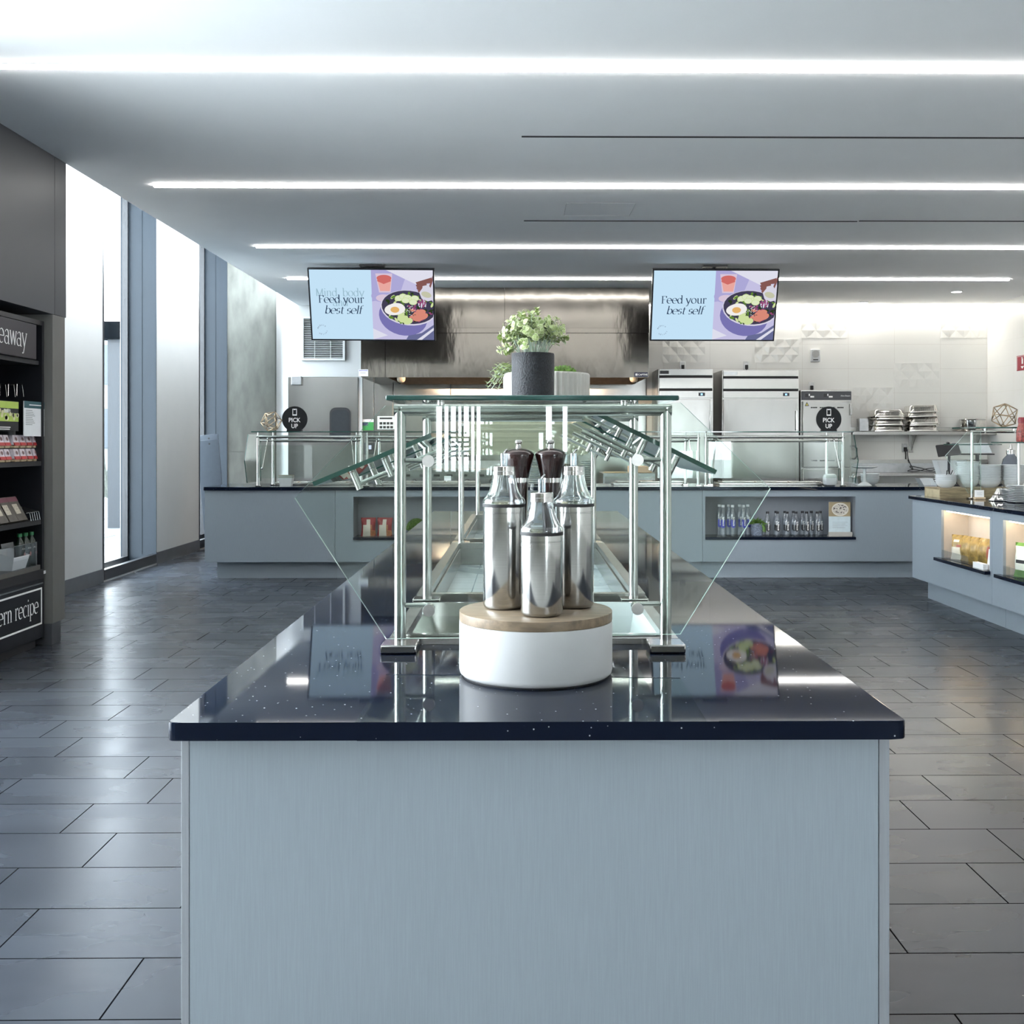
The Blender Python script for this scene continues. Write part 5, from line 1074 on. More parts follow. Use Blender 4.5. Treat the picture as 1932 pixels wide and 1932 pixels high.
t = thing('menu_card', 'upright printed card with a bowl picture in the water bottle niche', 'card', (a.x, YN+.03, ZN)); zc_ = a.z
pm = MB().box(a.x, b.x, YN+.028, YN+.033, ZN+.02, zc_); pm.box(a.x, b.x, YN+.0272, YN+.028, zc_-.145, zc_, mi=1); cx_, cz_ = (a.x+b.x)/2, zc_-.075
pm.ell((0, YN+.0268, 0), X_, Z_, cx_+.005, cz_, .085, .066, 2); pm.ell((0, YN+.0264, 0), X_, Z_, cx_+.005, cz_, .075, .056, 3)
rnd = random.Random(6)
for k in range(60): q = rnd.random()**.5; an = rnd.random()*6.28; pm.ell((0, YN+.026, 0), X_, Z_, cx_+.005+.07*q*math.cos(an), cz_+.051*q*math.sin(an), .005+.004*rnd.random(), .004, 4 if k % 2 else 5, n=8)
for k in range(4): pm.box(a.x+.035, b.x-.03-.02*(k % 2), YN+.0274, YN+.028, zc_-.205-.018*k, zc_-.201-.018*k, mi=6)
put(pm, 'card', [mat('pale blue card', (.66, .76, .80), .6), mat('wooden table print', (.42, .33, .20), .6), mat('bowl print', (.78, .74, .66), .6), mat('milk print', (.62, .57, .50), .6), mat('berry print', (.06, .045, .05), .6), mat('oat print', (.80, .76, .70), .6), mat('grey line print', (.45, .52, .56), .6)], t)
put(MB().box(a.x-.008, b.x+.008, YN+.0, YN+.06, ZN, ZN+.012).box(a.x-.008, b.x+.012, YN+.0, YN+.024, ZN+.012, ZN+.042, bev=.002), 'card_base', 'rib', t)
# red snack bags and the moss bowl in the left niche
M['red'] = mat('deep red foil', (.28, .015, .02), .3, var=.3); M['crm'] = mat('cream print', (.74, .68, .58), .5); M['crisp'] = mat('crisp picture', (.42, .15, .06), .5, var=.4, scale=60)
def art_red(u, v, s):
    if s > 0: return 0
    if v < .58 and .12 < u < .78: return 1 if u < .6 else 2
    if .62 < v < .86 and .35 < u < .68: return 1
    return 2 if v < .35 and u > .75 else 0
for px0, px1, lb, rz in ((682, 709, 'deep red snack bag in the left counter niche, nearer the niche side', .12), (712, 740, 'deep red snack bag in the left counter niche, next to the moss bowl', -.08)):
    Y = YN+.06; x = px2x((px0+px1)/2, Y); bag((px1-px0)*Y/F*1.05, .185, .06, ['red', 'crm', 'crisp'], 'snack_bag', lb, 'snack bag', (x, Y, ZN+.002), (-.10, 0, rz), 'red snack bags in the counter niche', art_red)
c = Vector((px2x(786, YN+.1), YN+.1, ZN)); t = thing('moss_bowl', 'white bowl heaped with green moss in the left counter niche', 'planter', c)
put(MB().lathe([(0, 0), (.06, 0), (.085, .04), (.092, .075), (.088, .078), (.08, .05), (0, .04)], c, 32), 'bowl', 'china', t); m = dome(c+Vector((0, 0, .075)), .094, .98); m.s = [True]*len(m.s); mossball(m, c+Vector((0, 0, .075)), .095, 900, random.Random(1), .98); put(m, 'moss', 'moss', t)

# ------------------------------------------------------------------ right counter: crate, crockery, guard
Y0c, Y1c = 9.04, 9.39; X0c, X1c = 3.525, 4.40; ZT = ZR+.083
t = thing('wooden_crate', 'long weathered wooden riser on the right counter carrying the bowl stacks', 'crate', ((X0c+X1c)/2, (Y0c+Y1c)/2, ZR))
put(MB().box(X0c, X1c, Y0c, Y1c, ZT-.014, ZT), 'top_board', 'crate', t); put(MB().box(X0c, X1c, Y0c, Y0c+.014, ZR+.001, ZT-.0145).box(X0c, X1c, Y1c-.014, Y1c, ZR+.001, ZT-.0145), 'side_board', 'crate', t); put(MB().box(X0c, X0c+.016, Y0c+.015, Y1c-.015, ZR+.001, ZT-.0145).box(X1c-.016, X1c, Y0c+.015, Y1c-.015, ZR+.001, ZT-.0145), 'end_board', mat('pale crate end', (.42, .35, .22), .65, var=.25, scale=12, bump=.2), t)
Ys = 9.19
stack(bowlp, fb, px2x(1787.5, Ys), Ys, ZT, 4, .0165, 'of the short stack on the riser', 'bowls on the left end of the riser', 'bowl', .93)
stack(bowlp, fb, px2x(1829, Ys+.03), Ys+.03, ZT, 12, .0142, 'of the tallest stack on the riser', 'bowls in the tallest stack on the riser', 'bowl', .97)
stack(bowlp, fb, px2x(1870, Ys), Ys, ZT, 10, .0142, 'of the stack right of the guard post', 'bowls right of the guard post on the riser', 'bowl', 1.0)
stack(bowlp, fb, px2x(1914, Ys), Ys, ZT, 10, .0142, 'of the rightmost riser stack', 'bowls in the rightmost stack on the riser', 'bowl', 1.0)
def tent(label, px0, px1, py0, py1, Y, base):
    a = W(px0, py0, Y); b = W(px1, py1, Y); zb_ = max(b.z, base+.001); dx = .045
    m = MB().prism([(a.x, Y, a.z), (b.x-dx, Y, a.z), (b.x, Y, zb_), (a.x+dx, Y, zb_)], (0, .14, 0)); m.prism([(a.x+dx*.55+(b.x-a.x)*.40, Y-.0006, a.z-.002), (b.x-dx, Y-.0006, a.z-.002), (b.x-.001, Y-.0006, zb_+.001), (a.x+dx+(b.x-a.x)*.42, Y-.0006, zb_+.001)], (0, -.0006, 0), 1)
    return single(m, 'food_tub', ['china', mat('grey white plastic', (.58, .63, .65), .4)], label, 'tub', (a.x, Y, zb_))
tent('white slanted tub standing on the kitchen counter left of the bowls', 1735, 1768, 902.5, 919.0, 10.9, ZC)
# till and white bins on the far counter
Yt = 10.95; c = W(1789, 849, Yt); t = thing('till_screen', 'black tilted till screen on a stand behind the bowls', 'screen', (c.x, Yt, ZC))
m = MB().box(-.115, .115, -.012, .012, -.062, .062, bev=.004); m.xf(Matrix.Translation(c) @ Matrix.Rotation(-.10, 4, 'Y') @ Matrix.Rotation(-.35, 4, 'X')); put(m, 'tablet', 'blackm', t)
put(MB().tube([(c.x+.02, Yt+.02, c.z-.02), (c.x+.03, Yt+.06, c.z-.15), (c.x+.03, Yt+.06, ZC+.01)], .014, 8), 'stand', 'black', t); put(MB().box(c.x-.07, c.x+.12, Yt-.02, Yt+.14, ZC+.001, ZC+.014, bev=.004), 'stand_base', 'black', t)
put(MB().cyl((c.x, Yt-.006, c.z+.064), (c.x+.0, Yt+.02, c.z+.07), .016, 12), 'camera_lug', 'black', t)
a = W(1812, 882, Yt+.02); b = W(1875, 882, Yt+.02); zr_ = W(1840, 856, Yt).z; t = thing('bin_rack', 'black T shaped rack holding a white bin behind the bowls', 'rack', ((a.x+b.x)/2, Yt+.06, ZC))
put(MB().box(a.x-.0, b.x, Yt+.0, Yt+.2, zr_-.012, zr_), 'shelf', 'black', t); xm_ = W(1852, 880, Yt).x; put(MB().box(xm_-.014, xm_+.014, Yt+.09, Yt+.12, ZC+.016, zr_-.0125), 'upright', 'black', t); put(MB().box(xm_-.10, xm_+.22, Yt, Yt+.2, ZC+.001, ZC+.015), 'foot', 'black', t)
tent('white bin on the black rack behind the bowls', 1806, 1872, 836, 854.6, Yt+.03, zr_)
tent('white tub below the till screen, behind the bowls', 1768, 1832, 868.5, 903, 11.2, ZC+.1); bpy.context.view_layer.update()
single(MB().box(px2x(1768, 11.2)-.02, px2x(1832, 11.2)+.02, 11.19, 11.36, ZC+.001, W(1800, 903, 11.2).z-.003, bev=.004), 'black_box', 'blackm', 'low black box under the white tub behind the bowls', 'box', (px2x(1800, 11.2), 11.27, ZC))
# cutlery in the small bowl
Yq = Ys; bx = px2x(1790, Ys); zq = ZT+.055
for k, (dx, lean, mt_) in enumerate(((-.02, -.15, 'blackm'), (-.008, -.25, 'blackm'), (.004, -.1, 'blackm'), (.016, .1, 'blackm'), (.027, .3, 'steelv'), (.034, -.45, 'steelv'))):
    p0 = Vector((bx+dx*.6, Ys, zq+.012)); p1 = p0+Vector((math.sin(lean)*.10+.02, -.02, .082*math.cos(lean)))
    single(MB().cyl(p0, p1, .0042 if mt_ == 'blackm' else .0025, 8), 'serving_fork' if mt_ == 'steelv' else 'serving_spoon', mt_, ('slim steel fork leaning out of the bowl on the left of the riser, number %d' % k) if mt_ == 'steelv' and False else ['black handle leaning in the bowl on the riser, leftmost of four', 'black handle leaning in the bowl on the riser, second of four', 'black handle leaning in the bowl on the riser, third of four', 'black handle leaning in the bowl on the riser, rightmost of four', 'bright steel handle leaning right in the bowl on the riser', 'bright steel handle leaning left in the bowl on the riser'][k], 'cutlery', tuple(p0), 'cutlery in the bowl on the riser')
# guard on the right counter
Yr0, Yr1 = 8.93, 7.2; Xg = 3.78
t = thing('sneeze_guard', 'glass sneeze guard over the crockery on the right counter', 'sneeze guard', (Xg, 8.9, ZR))
zt3 = W(1835, 810, Yr0).z
xp = px2x(1837, Yr0); xp2 = px2x(1926, Yr0)
for x in (xp, xp2):
    put(MB().cyl((x, Yr0, ZR+.012), (x, Yr0, zt3-.02), .0125, 14), 'post', 'tube', t); put(MB().box(x-.035, x+.035, Yr0-.03, Yr0+.03, ZR+.0005, ZR+.013, bev=.003), 'base_flange', 'steelv', t)
put(MB().cyl((xp-.012, Yr0, zt3-.02), (xp2+.3, Yr0, zt3-.02), .0125, 14), 'top_rail', 'tube', t)
for px in (1862, 1918): x = px2x(px, Yr0); put(MB().cyl((x, Yr0, zt3-.03), (x, Yr0, zt3+.008), .012, 12), 'standoff', 'tube', t)
put(MB().prism([(xp-.02, Yr0-.12, zt3+.008), (xp2+.3, Yr0-.12, zt3+.008), (xp2+.3, Yr0+.36, zt3+.008), (xp-.02, Yr0+.36, zt3+.008)], (0, 0, .01), 0, 1), 'glass_shelf', ['clear', 'edge'], t)
zz = W(1850, 840, Yr0).z; put(MB().prism([(px2x(1805, Yr0), Yr0+.12, zz), (px2x(1888, Yr0), Yr0+.12, zz), (px2x(1925, Yr0), Yr0+.3, zz), (px2x(1810, Yr0), Yr0+.3, zz)], (0, 0, .010), 0, 1), 'glass_wing', ['clear', 'edge'], t)
zz = W(1905, 836, Yr0).z; put(MB().prism([(px2x(1883, Yr0), Yr0-.26, zz), (px2x(1960, Yr0), Yr0-.26, zz), (px2x(1960, Yr0), Yr0+.1, zz), (px2x(1883, Yr0), Yr0+.1, zz)], (0, 0, .010), 0, 1), 'jar_shelf', ['clear', 'edge'], t)
put(MB().prism([W(1824, 815, Yr0-.02), W(1783, 860, Yr0-.02), W(1827, 931, Yr0-.02), W(1850, 931, Yr0-.02), W(1850, 815, Yr0-.02)], (0, -.008, 0), 0, 1), 'end_pane', ['clear', 'edgew'], t)
ico_frame('bronze wire polyhedron ornament on the glass shelf of the right counter', (px2x(1899, Yr0+.1), Yr0+.1, zt3+.0185), .112, (.15, .75, .4), 'gold')
c = (px2x(1931, 8.745), 8.745, W(1905, 836, Yr0).z+.0105); t = thing('red_jar', 'jar of red pieces on the upper right glass shelf', 'jar', c)
put(MB().lathe([(0, 0), (.036, 0), (.040, .01), (.038, .09), (.024, .14), (.022, .155), (0, .155)], c, 24), 'contents', mat('red mixed pieces', (.26, .06, .05), .35, var=.8, scale=55), t); put(MB().lathe([(0, .1555), (.026, .1555), (.026, .185), (.02, .2), (0, .2)], c, 20), 'lid', mat('red lid', (.22, .02, .03), .4), t)
c = (px2x(1913, 9.0), 9.30, ZT+.157); t = thing('dispenser_jar', 'clear jar with a chrome tap head above the rightmost bowl stack', 'jar', (px2x(1913, 9.35), 9.52, ZC))
cj = (px2x(1911, 10.9), 10.9, ZC+.001); t.location = cj; OFF[t.name] = Vector(cj)
put(MB().lathe([(0, 0), (.085, 0), (.092, .02), (.092, .20), (.075, .27), (.04, .31), (.04, .32)], cj, 32), 'jar_body', mat('grey blue jar glass', (.22, .25, .30), .15, trans=.5), t); put(MB().lathe([(0, .3205), (.045, .3205), (.045, .36), (.02, .37), (.012, .42), (0, .42)], cj, 24), 'tap_head', 'steelv', t); put(MB().box(cj[0]-.04, cj[0]+.05, cj[1]-.0945, cj[1]-.0925, cj[2]+.05, cj[2]+.11), 'label', 'paper', t)
a = W(1832, 924, 8.93); b = W(1852.5, 941, 8.90); t = thing('price_card', 'small white card in a wooden holder at the foot of the right guard post', 'card', (a.x, 8.87, ZR))
put(MB().box(a.x, b.x, 8.858, 8.863, ZR+.018, a.z), 'card', 'paper', t); put(MB().box(a.x-.002, b.x+.004, 8.835, 8.885, ZR+.0008, ZR+.0175, bev=.002), 'holder', mat('pale wood holder', (.52, .40, .26), .5, var=.15), t)
pm = MB(); ftext(pm, 'Bowls', ((a.x+b.x)/2, 8.8572, ZR+.05), X_, Z_, .012, w=.05); bpy.data.meshes  # grey handwriting marks
m = MB()
for k in range(3): m.box(a.x+.018, b.x-.016-.008*(k % 2), 8.8572, 8.858, a.z-.022-.009*k, a.z-.0195-.009*k)
put(m, 'print', mat('grey card print', (.5, .52, .54), .6), t)
M['mould'] = mat('fluted bright steel', (.75, .75, .74), .12, 1., var=.05)
def mould(label, x, y, z, r, h):
    m = MB(); n = 48; prs = []
    for rr_, zz_ in ((1, 0), (1.02, .004), (.78, h*.5), (.62, h), (.3, h*1.02)):
        for k in range(n): a = 6.2832*k/n; q = r*rr_*(1+.05*math.cos(8*a)*(1 if rr_ < 1 else .2)); prs.append((x+q*math.cos(a), y+q*math.sin(a), z+zz_))
    m.add(prs, [(i*n+k, i*n+(k+1) % n, (i+1)*n+(k+1) % n, (i+1)*n+k) for i in range(4) for k in range(n)], 0, True); m.f.append([4*n+k for k in range(n)]); m.m.append(0); m.s.append(True)
    return single(m, 'cake_mould', 'mould', label, 'mould', (x, y, z), 'fluted steel moulds on the right counter')
Ym = 8.62; mould('fluted steel mould lying on the right counter, lower of two', px2x(1890, Ym), Ym, ZR+.001, .085, .045); mould('fluted steel mould set on top of the other mould', px2x(1894, Ym), Ym, ZR+.050, .062, .05)
sq = thing('square_plate', '', 'plate', (0, 0, 0)); m = MB(); h_ = .088
vs = []
for s_, z_ in ((.6, 0), (1, .012), (1, .015), (.93, .015), (.6, .005)): vs += [(-h_*s_, -h_*s_, z_), (h_*s_, -h_*s_, z_), (h_*s_, h_*s_, z_), (-h_*s_, h_*s_, z_)]
m.add(vs, [(i*4+k, i*4+(k+1) % 4, (i+1)*4+(k+1) % 4, (i+1)*4+k) for i in range(4) for k in range(4)]+[(3, 2, 1, 0), (16, 17, 18, 19)]); put(m, 'dish', 'china', sq); fs_ = [sq]
stack(sq, fs_, px2x(1912, 8.55), 8.55, ZR+.0, 7, .0135, 'of the square stack beside the moulds', 'square plates beside the moulds', 'plate', .72)
stack(sq, fs_, px2x(1928, 8.36), 8.36, ZR+.0, 10, .0135, 'of the square stack at the right edge', 'square plates at the right edge', 'plate', .86)
# niches of the right counter
M['yel'] = mat('golden foil', (.36, .24, .07), .3, var=.45, scale=22, bump=.8); M['pale'] = mat('pale print', (.78, .74, .62), .5); M['gfoil'] = mat('white green foil', (.74, .76, .66), .35, var=.05); M['gprt'] = mat('leaf green print', (.16, .34, .06), .45, var=.3); M['rprt'] = mat('brick red print', (.35, .10, .06), .5)
def art_y(u, v, s): return 0 if s > 0 else (1 if (v < .5 and u < .75) or (.66 < v < .85 and .2 < u < .6) else (2 if (.5 < v < .62 and u > .5) else 0))
zn_ = .4125
for k in range(4):
    y = 8.66-.108*k; x = XP+.075+.022*k
    bag(.15, .20, .075, ['yel', 'pale', 'rprt'], 'snack_bag', 'golden snack bag in the lit niche, %s' % ['first from the left, showing its white print', 'second from the left', 'third from the left', 'last on the right'][k], 'snack bag', (x, y, zn_), (-.12, 0, -math.pi/2+.5 if k == 0 else -math.pi/2+.25), 'golden snack bags in the lit niche', art_y if k == 0 else (lambda u, v, s: 2 if s < 0 and u > .88 and .2 < v < .7 else 0))
def art_g(u, v, s): return 1 if v < .2 or v > .93 else (2 if s < 0 and .38 < v < .52 and .2 < u < .7 else 0)
bag(.20, .24, .08, ['gfoil', 'gprt', 'blackm'], 'snack_bag', 'white and green snack bag in the second lit niche', 'snack bag', (XP+.075, 7.52, zn_), (-.1, 0, -math.pi/2+.3), None, art_g)
def lip(label, y0, y1, x):
    m = MB().box(x, x+.003, y1, y0, zn_, zn_+.07).box(x+.0031, x+.05, y0-.003, y0, zn_, zn_+.07).box(x+.0031, x+.05, y1, y1+.003, zn_, zn_+.07); return single(m, 'acrylic_fence', 'acryl', label, 'fence', (x, (y0+y1)/2, zn_), 'clear fences on the lit ledges')
lip('low clear acrylic fence in front of the golden snack bags', 8.76, 8.24, XP-.02); lip('low clear acrylic fence in front of the white and green bag', 7.64, 6.9, XP-.02)
single(MB().prism([(XP+.03, 8.02, zn_), (XP+.09, 8.02, zn_), (XP+.045, 8.02, zn_+.15)], (0, -.10, 0)), 'price_card', 'paper', 'folded white card at the near end of the golden bag niche', 'card', (XP+.06, 7.97, zn_))
single(MB().box(XP-.015, XP+.02, 8.16, 7.98, zn_, zn_+.04, bev=.002), 'price_card', 'paper', 'white label holder lying at the front of the golden bag niche', 'card', (XP, 8.07, zn_))
# fire extinguisher sign on the right wall
a = WX(1918.5, 672, XR-.004); b = WX(1940, 697, XR-.004); m = MB().box(XR-.006, XR-.0005, b.y, a.y, b.z, a.z); cy_ = (a.y+b.y)/2; cz_ = (a.z+b.z)/2; hz_ = (a.z-b.z)/2; hy = (a.y-b.y)/2
m.box(XR-.0066, XR-.006, cy_-hy*.93, cy_-hy*.90, cz_-hz_*.9, cz_+hz_*.9, mi=1).box(XR-.0066, XR-.006, cy_+hy*.90, cy_+hy*.93, cz_-hz_*.9, cz_+hz_*.9, mi=1).box(XR-.0066, XR-.006, cy_-hy*.9, cy_+hy*.9, cz_+hz_*.86, cz_+hz_*.9, mi=1)
m.box(XR-.0066, XR-.006, cy_-.02, cy_+.02, cz_-hz_*.15, cz_+hz_*.55, mi=1).box(XR-.0066, XR-.006, cy_-.01, cy_+.03, cz_+hz_*.6, cz_+hz_*.72, mi=1).prism([(XR-.0063, cy_-.05, cz_-hz_*.45), (XR-.0063, cy_+.05, cz_-hz_*.45), (XR-.0063, cy_, cz_-hz_*.8)], (-.0005, 0, 0), 1)
single(m, 'extinguisher_sign', [mat('sign red', (.30, .012, .03), .45), 'wht'], 'red fire extinguisher sign on the right wall', 'sign', (XR, cy_, cz_))

# ------------------------------------------------------------------ leaning boards by the second window
def board(label, cx_, cy_, w, h, lx, ly):
    m = MB().box(-w/2, w/2, -.009, .009, 0, h, bev=.002).cyl((.02, -.0095, h-.05), (.02, -.0088, h-.05), .012, 12, mi=1); t = single(m, 'leaning_board', ['bluegrey', 'blackm'], label, 'board', None, 'boards leaning beside the window'); t.location = (cx_, cy_, .004); t.rotation_euler = (ly, lx, 0); return t
M['bluegrey'] = mat('blue grey board', (.06, .075, .095), .5, var=.05)
board('grey board leaning beside the narrow window, the nearer and lower of two', -3.925, 13.9, .28, 1.385, -.087, -.02); board('grey board leaning behind the other board, its top edge higher', -3.955, 14.0, .28, 1.455, -.087, -.02)

# ------------------------------------------------------------------ takeaway fridge
XF = -3.2; my0, my1 = 5.6, 7.25
mz = lambda px, py: WX(px, py, XF).z
t = thing('open_fridge', 'black open front takeaway fridge set into the dark wall panelling', 'fridge', (XF-.35, 6.5, 0))
put(MB().box(-3.95, XF, my1-.03, my1, .05, 2.17).box(-3.95, XF, my0, my0+.03, .05, 2.17).box(-3.98, -3.95, my0, my1, .05, 2.17).box(-3.95, XF, my0+.03, my1-.03, 2.14, 2.17), 'cabinet_shell', 'black', t)
hz0, hz1 = 1.905, 2.135
pm = MB().box(XF-.05, XF+.005, my0+.04, my1-.12, hz0, hz1, bev=.004); put(pm, 'header_panel', mat('aubergine black panel', (.018, .015, .022), .35), t)
m = MB(); stext(m, 'takeaway', (XF+.0065, WX(49, 650, XF).y, WX(40, 653.5, XF).z), Y_, Z_, .175, cond=.88, align='R', thick=.085, thin=.024); put(m, 'header_lettering', 'wht', t)
put(MB().box(XF-.35, XF-.02, my0+.03, my1-.031, hz0-.03, hz0-.002).box(XF-.62, XF-.36, my0+.03, my1-.031, 1.85, 2.1), 'canopy_box', 'dark', t)
bz0, bz1 = .06, .47
put(MB().box(-3.94, XF+.002, my0+.03, my1-.031, bz0, bz1, bev=.003), 'base_panel', 'black', t)
put(MB().box(XF-.6, XF-.004, my0+.03, my1-.031, bz1+.001, bz1+.028).box(XF-.004, XF+.012, my0+.03, my1-.031, bz1-.012, bz1+.045).box(XF+.003, XF+.009, my0+.03, my1-.031, bz1-.05, bz1-.042, mi=1), 'front_grille', ['blackm', 'steeld'], t)
y1s = WX(79, 1108, XF+.004).y; z1s = WX(79, 1108, XF+.004).z; z0s = WX(79, 1177, XF+.004).z; y0s = y1s-1.05; w_ = .011; m = MB(); xs2 = (XF+.0025, XF+.005)
m.box(*xs2, y0s, y1s, z1s-w_, z1s).box(*xs2, y0s, y1s, z0s, z0s+w_).box(*xs2, y1s-w_, y1s, z0s+w_, z1s-w_).box(*xs2, y0s, y0s+w_, z0s+w_, z1s-w_)
stext(m, 'modern recipe', (XF+.0045, WX(71.5, 1150, XF).y, WX(71, 1156, XF).z), Y_, Z_, .148, cond=.93, align='R', thick=.095, thin=.028); put(m, 'brand_sign', 'wht', t)
put(MB().box(XF-.5, XF-.03, my0+.05, my1-.06, 0, .0595), 'kick_grille', 'blackm', t)
put(MB().box(XF+.0, XF+.004, WX(81, 1078, XF).y, WX(91, 1078, XF).y, WX(85, 1082, XF).z, WX(85, 1076, XF).z), 'data_plate', 'paper', t)
for z in (1.205, .815): put(MB().box(-3.9, XF-.004, my0+.03, my1-.031, z, z+.03), 'shelf', 'blackm', t)
put(MB().box(-3.9, XF-.01, my0+.03, my1-.031, bz1+.03, bz1+.075), 'deck', mat('grey deck', (.10, .095, .085), .5), t)
fz = W(0, 0, 1)
def fpos(px, py, X=XF-.01): return WX(px, py, X)
p = fpos(44.5, 823); q = fpos(85, 759.5); pm = MB().box(XF-.012, XF-.006, p.y, q.y, p.z, q.z); hh = q.z-p.z; ww = q.y-p.y
pm.box(XF-.0058, XF-.005, p.y, q.y, q.z-.045, q.z, mi=1).box(XF-.0048, XF-.0044, p.y+ww*.22, q.y-ww*.22, q.z-.027, q.z-.020, mi=0)
for k in range(9): pm.box(XF-.0058, XF-.005, p.y+.02, p.y+.02+ww*(.30+.12*((k*5) % 4)/3), q.z-.062-.0115*k, q.z-.058-.0115*k, mi=2).box(XF-.0058, XF-.005, q.y-.045, q.y-.016, q.z-.062-.0115*k, q.z-.058-.0115*k, mi=2)
single(pm, 'price_list', ['paper', mat('teal print', (.03, .10, .12), .5), mat('dim print', (.30, .31, .31), .6)], 'white price list with a teal heading inside the takeaway fridge', 'card', (XF-.01, p.y, p.z))
p = fpos(-30, 812); q = fpos(25, 757); pm = MB().box(XF-.03, XF-.024, p.y, q.y+.10, p.z, q.z, mi=2); pm.box(XF-.0238, XF-.023, p.y, q.y+.10, q.z-.045, q.z-.002, mi=0).box(XF-.0238, XF-.023, p.y, q.y+.10, p.z+.06, q.z-.075, mi=0)
rnd = random.Random(3)
for k in range(26): pm.ell((XF-.0225, p.y+.03+(q.y+.06-p.y)*rnd.random(), p.z+.075+.055*rnd.random()), Y_, Z_, 0, 0, .016, .014, 1, n=12)
ftext(pm, 'SNAP!', (XF-.0224, q.y-.012, q.z-.072), Y_, Z_, .022, 3, align='R', bold=.02); pm.box(XF-.0224, XF-.022, p.y+.1, q.y-.01, p.z+.02, p.z+.026, mi=3).box(XF-.0224, XF-.022, p.y+.1, q.y-.02, p.z+.008, p.z+.014, mi=3)
single(pm, 'poster_card', [mat('lime print', (.42, .55, .10), .5), mat('pea print', (.68, .66, .40), .5), 'blackm', 'wht'], 'lime and black poster card at the left edge of the fridge', 'poster', (XF-.03, p.y, p.z))
m = MB(); p = fpos(31, 800, XF-.016); m.lathe([(0, 0), (.035, 0), (.035, .11), (.014, .15), (.014, .185), (0, .185)], (XF-.06, p.y, p.z-.07), 20); single(m, 'dark_bottle', 'blackm', 'dark bottle standing before the lime poster card', 'bottle', (XF-.06, p.y, p.z-.07))
for k, px in enumerate((7, 23, 39)):
    p = fpos(px, 733); m = MB().tube([(XF-.012, p.y+.045, p.z-.05), (XF-.014, p.y+.03, p.z+.025), (XF-.20, p.y+.03, p.z+.025), (XF-.20, p.y-.04, p.z+.025), (XF-.014, p.y-.04, p.z+.025), (XF-.012, p.y-.05, p.z-.05)], .0025, 6)
    single(m, 'wire_hook', 'steelv', 'bent wire bracket above the poster card, %s' % ['leftmost of three', 'middle of three', 'rightmost of three'][k], 'hook', (XF, p.y, p.z), 'wire brackets in the fridge')
M['pk1'] = mat('white mauve print', (.66, .58, .62), .5, var=.15, scale=50); M['pk2'] = mat('red band print', (.42, .03, .03), .5); M['pk3'] = mat('cream snack', (.55, .42, .26), .5, var=.2, scale=40); M['pk4'] = mat('blot print', (.16, .09, .09), .6)
pp = thing('snack_tub', '', 'snack', (0, 0, 0))
put(MB().prism([(0, -.03, .02), (0, .03, .02), (-.02, .027, .083), (-.02, -.027, .083)], (-.03, 0, 0)), 'card_sleeve', 'pk1', pp); put(MB().prism([(.004, -.032, .016), (.004, .032, .016), (-.003, .032, .036), (-.003, -.032, .036)], (-.006, 0, 0)), 'band', 'pk2', pp); put(MB().box(-.045, -.004, -.028, .028, 0, .0155, bev=.004), 'pot', 'pk3', pp)
put(MB().ell((.0005-.012, 0, .058), Y_, Vector((-.3, 0, 1)).normalized(), 0, 0, .014, .013, n=14).xf(Matrix.Translation((.004, 0, 0))), 'print', 'pk4', pp)
f1 = True; ysn = [WX(px, 845, XF-.03).y for px in (81, 70, 58, 46, 34, 17, 6)]
for r in range(2):
    zr2 = mz(40, 873.5) if r == 0 else mz(40, 849.5)
    for k, y in enumerate(ysn):
        lb = 'red banded white snack tub in the fridge, %s row, %s from the right' % (('lower', 'upper')[r], nth[k])
        loc = (XF-.03-.05*r*0, y, zr2-.0)
        if r == 0: loc = (XF-.03, y, 1.2355)
        else: loc = (XF-.035, y, 1.2355+.089)
        if f1: moved(pp, loc); tag(pp, lb, 'snack', 'snack tubs in the fridge'); f1 = False
        else: dup(pp, loc, lb, 'snack tubs in the fridge', (0, 0, .05*((k*3) % 3-1)))
cb = thing('snack_carton', '', 'snack', (0, 0, 0)); put(MB().box(-.02, .02, -.065, .065, 0, .175, bev=.003), 'box', mat('brown carton', (.085, .075, .06), .5, var=.15), cb); put(MB().box(.0202, .021, -.045, .02, .05, .12), 'panel_print', mat('cream label', (.50, .45, .36), .6, var=.3, scale=90), cb); put(MB().box(.0202, .021, -.064, .064, .138, .170), 'top_band', mat('plum band', (.16, .05, .07), .5), cb)
f1 = True
for k, px in enumerate((38, 20, 4)):
    y = WX(px, 965, XF-.05).y; loc = (XF-.045, y, .846); lb = 'brown snack carton tipped back on the lower fridge shelf, %s' % ['rightmost of three', 'middle of three', 'leftmost of three'][k]
    if f1: moved(cb, loc, (0, -.5, 0)); tag(cb, lb, 'snack', 'snack cartons in the fridge'); f1 = False
    else: dup(cb, loc, lb, 'snack cartons in the fridge', (0, -.5, 0))
m = MB()
for k in range(9): y = WX(56+4.2*k, 970, XF-.02).y; m.tube([(XF-.01, y, .846), (XF-.02, y, .90), (XF-.13, y, .93), (XF-.13, y, .846)], .0022, 5)
y0_, y1_ = WX(55, 970, XF).y, min(WX(91, 970, XF).y, my1-.035); m.cyl((XF-.02, y0_, .90), (XF-.02, y1_, .90), .002, 6).cyl((XF-.13, y0_, .93), (XF-.13, y1_, .93), .002, 6)
single(m, 'wire_divider', 'steeld', 'empty wire divider on the lower fridge shelf', 'rack', (XF-.07, y0_, .846))
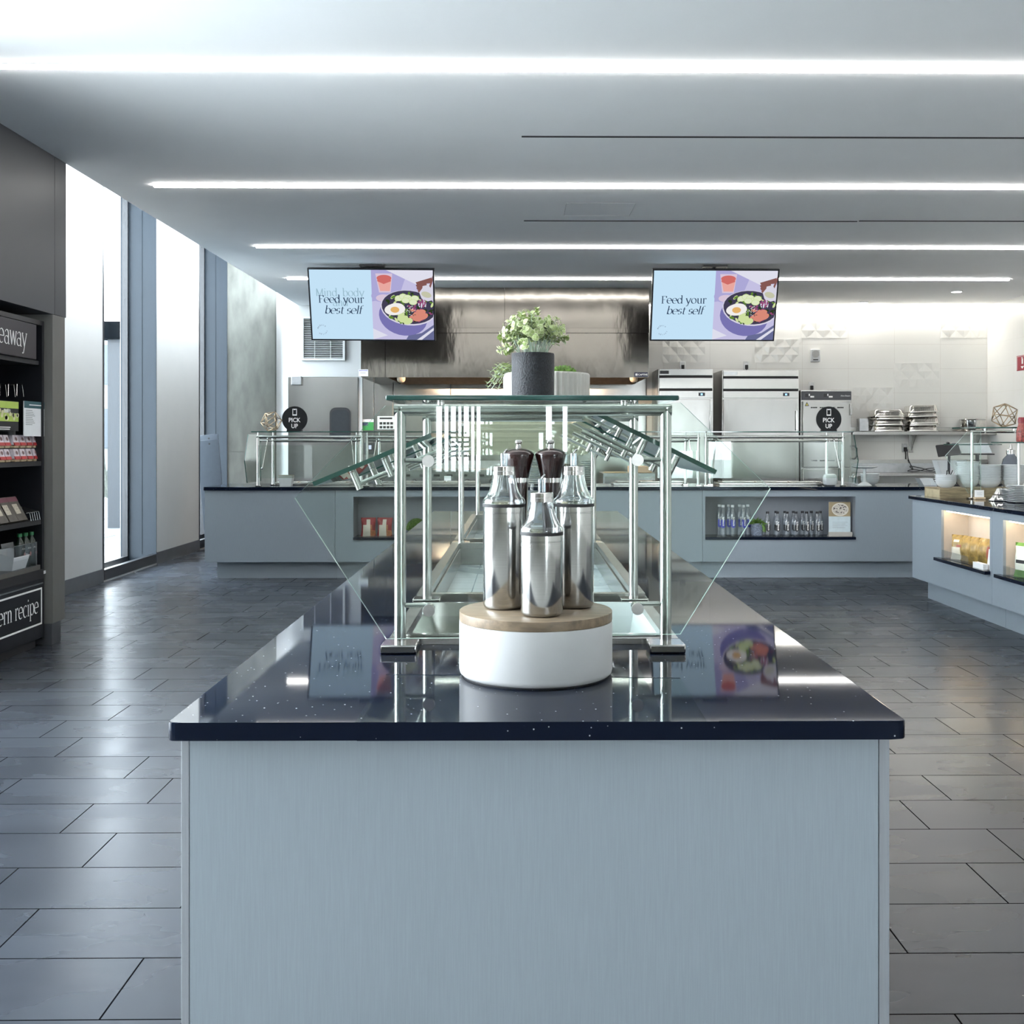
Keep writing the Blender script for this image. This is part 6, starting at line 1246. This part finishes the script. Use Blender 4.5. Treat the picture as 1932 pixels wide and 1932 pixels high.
bp = thing('green_bottle', '', 'bottle', (0, 0, 0)); put(MB().lathe([(0, 0), (.030, 0), (.033, .006), (.033, .13), (.026, .165), (.013, .19), (.013, .2), (0, .2)], (0, 0, 0), 20), 'bottle_body', mat('dark juice', (.012, .022, .014), .2), bp); put(MB().cyl((0, 0, .2005), (0, 0, .222), .016, 14), 'cap', mat('green cap', (.01, .12, .035), .4), bp)
m = MB(); ftext(m, 'ARAN', None, None, None, .012, fn=lambda x, y: Vector((.0336*math.cos((x)/.0336), .0336*math.sin(x/.0336), .118+y)), w=.05); put(m, 'lettering', 'wht', bp); m = MB().ell((.0338, 0, .085), Y_, Z_, 0, 0, .013, .015, n=16); put(m, 'badge', mat('pink badge', (.45, .22, .2), .5), bp)
f1 = True
for k, px in enumerate((85, 75, 64)):
    y = min(WX(px, 1030, XF-.05).y, 7.20) - (.0 if k else 0); loc = (XF-.05-.004*k, [7.175, 7.100, 7.025][k], .546); lb = 'dark bottle with green cap low in the fridge, %s' % ['beside the fridge side', 'middle of three', 'leftmost of three'][k]
    if f1: moved(bp, loc); tag(bp, lb, 'bottle', 'green capped bottles in the fridge'); f1 = False
    else: dup(bp, loc, lb, 'green capped bottles in the fridge')
y1_ = WX(70, 1040, XF).y; single(MB().box(XF-.006, XF-.002, y1_-.9, y1_, .546, .70).box(XF-.007, XF-.001, y1_-.9, y1_-.005, .7001, .704, mi=1).box(XF-.007, XF-.001, y1_-.004, y1_+.001, .546, .704, mi=1), 'acrylic_fence', ['acryl', 'steeld'], 'clear front panel at the bottom of the takeaway fridge', 'fence', (XF, y1_, .546))
def tray(label, px, w, h, z, dx, full):
    y = WX(px, 1050, XF-.1).y; m = MB(); r0 = [(-.06, -w*.42), (.05, -w*.42), (.05, w*.42), (-.06, w*.42)]; r1 = [(-.08, -w*.5), (.07, -w*.5), (.07, w*.5), (-.08, w*.5)]
    c = Vector((XF-.1+dx, y, z)); m.add([c+Vector((a, b, 0)) for a, b in r0]+[c+Vector((a, b, h*(1.0 if a > 0 else 1.5))) for a, b in r1], [(0, 1, 2, 3), (0, 1, 5, 4), (1, 2, 6, 5), (2, 3, 7, 6), (3, 0, 4, 7)], 0)
    t = thing('paper_tray', label, 'tray', c, 'paper trays in the fridge'); put(m, 'carton', 'paper', t)
    if full: put(MB().box(c.x-.05, c.x+.03, y-w*.35, y+w*.3, z+.004, z+h*.8, bev=.012), 'contents', mat('pink wrapped snack', (.5, .16, .16), .4, var=.5, scale=60), t)
tray('white paper tray with a pink wrapped snack low in the fridge', 12, .22, .085, .547, .03, True); tray('empty pale paper tray low in the fridge, behind the filled one', 41, .20, .10, .547, -.01, False)
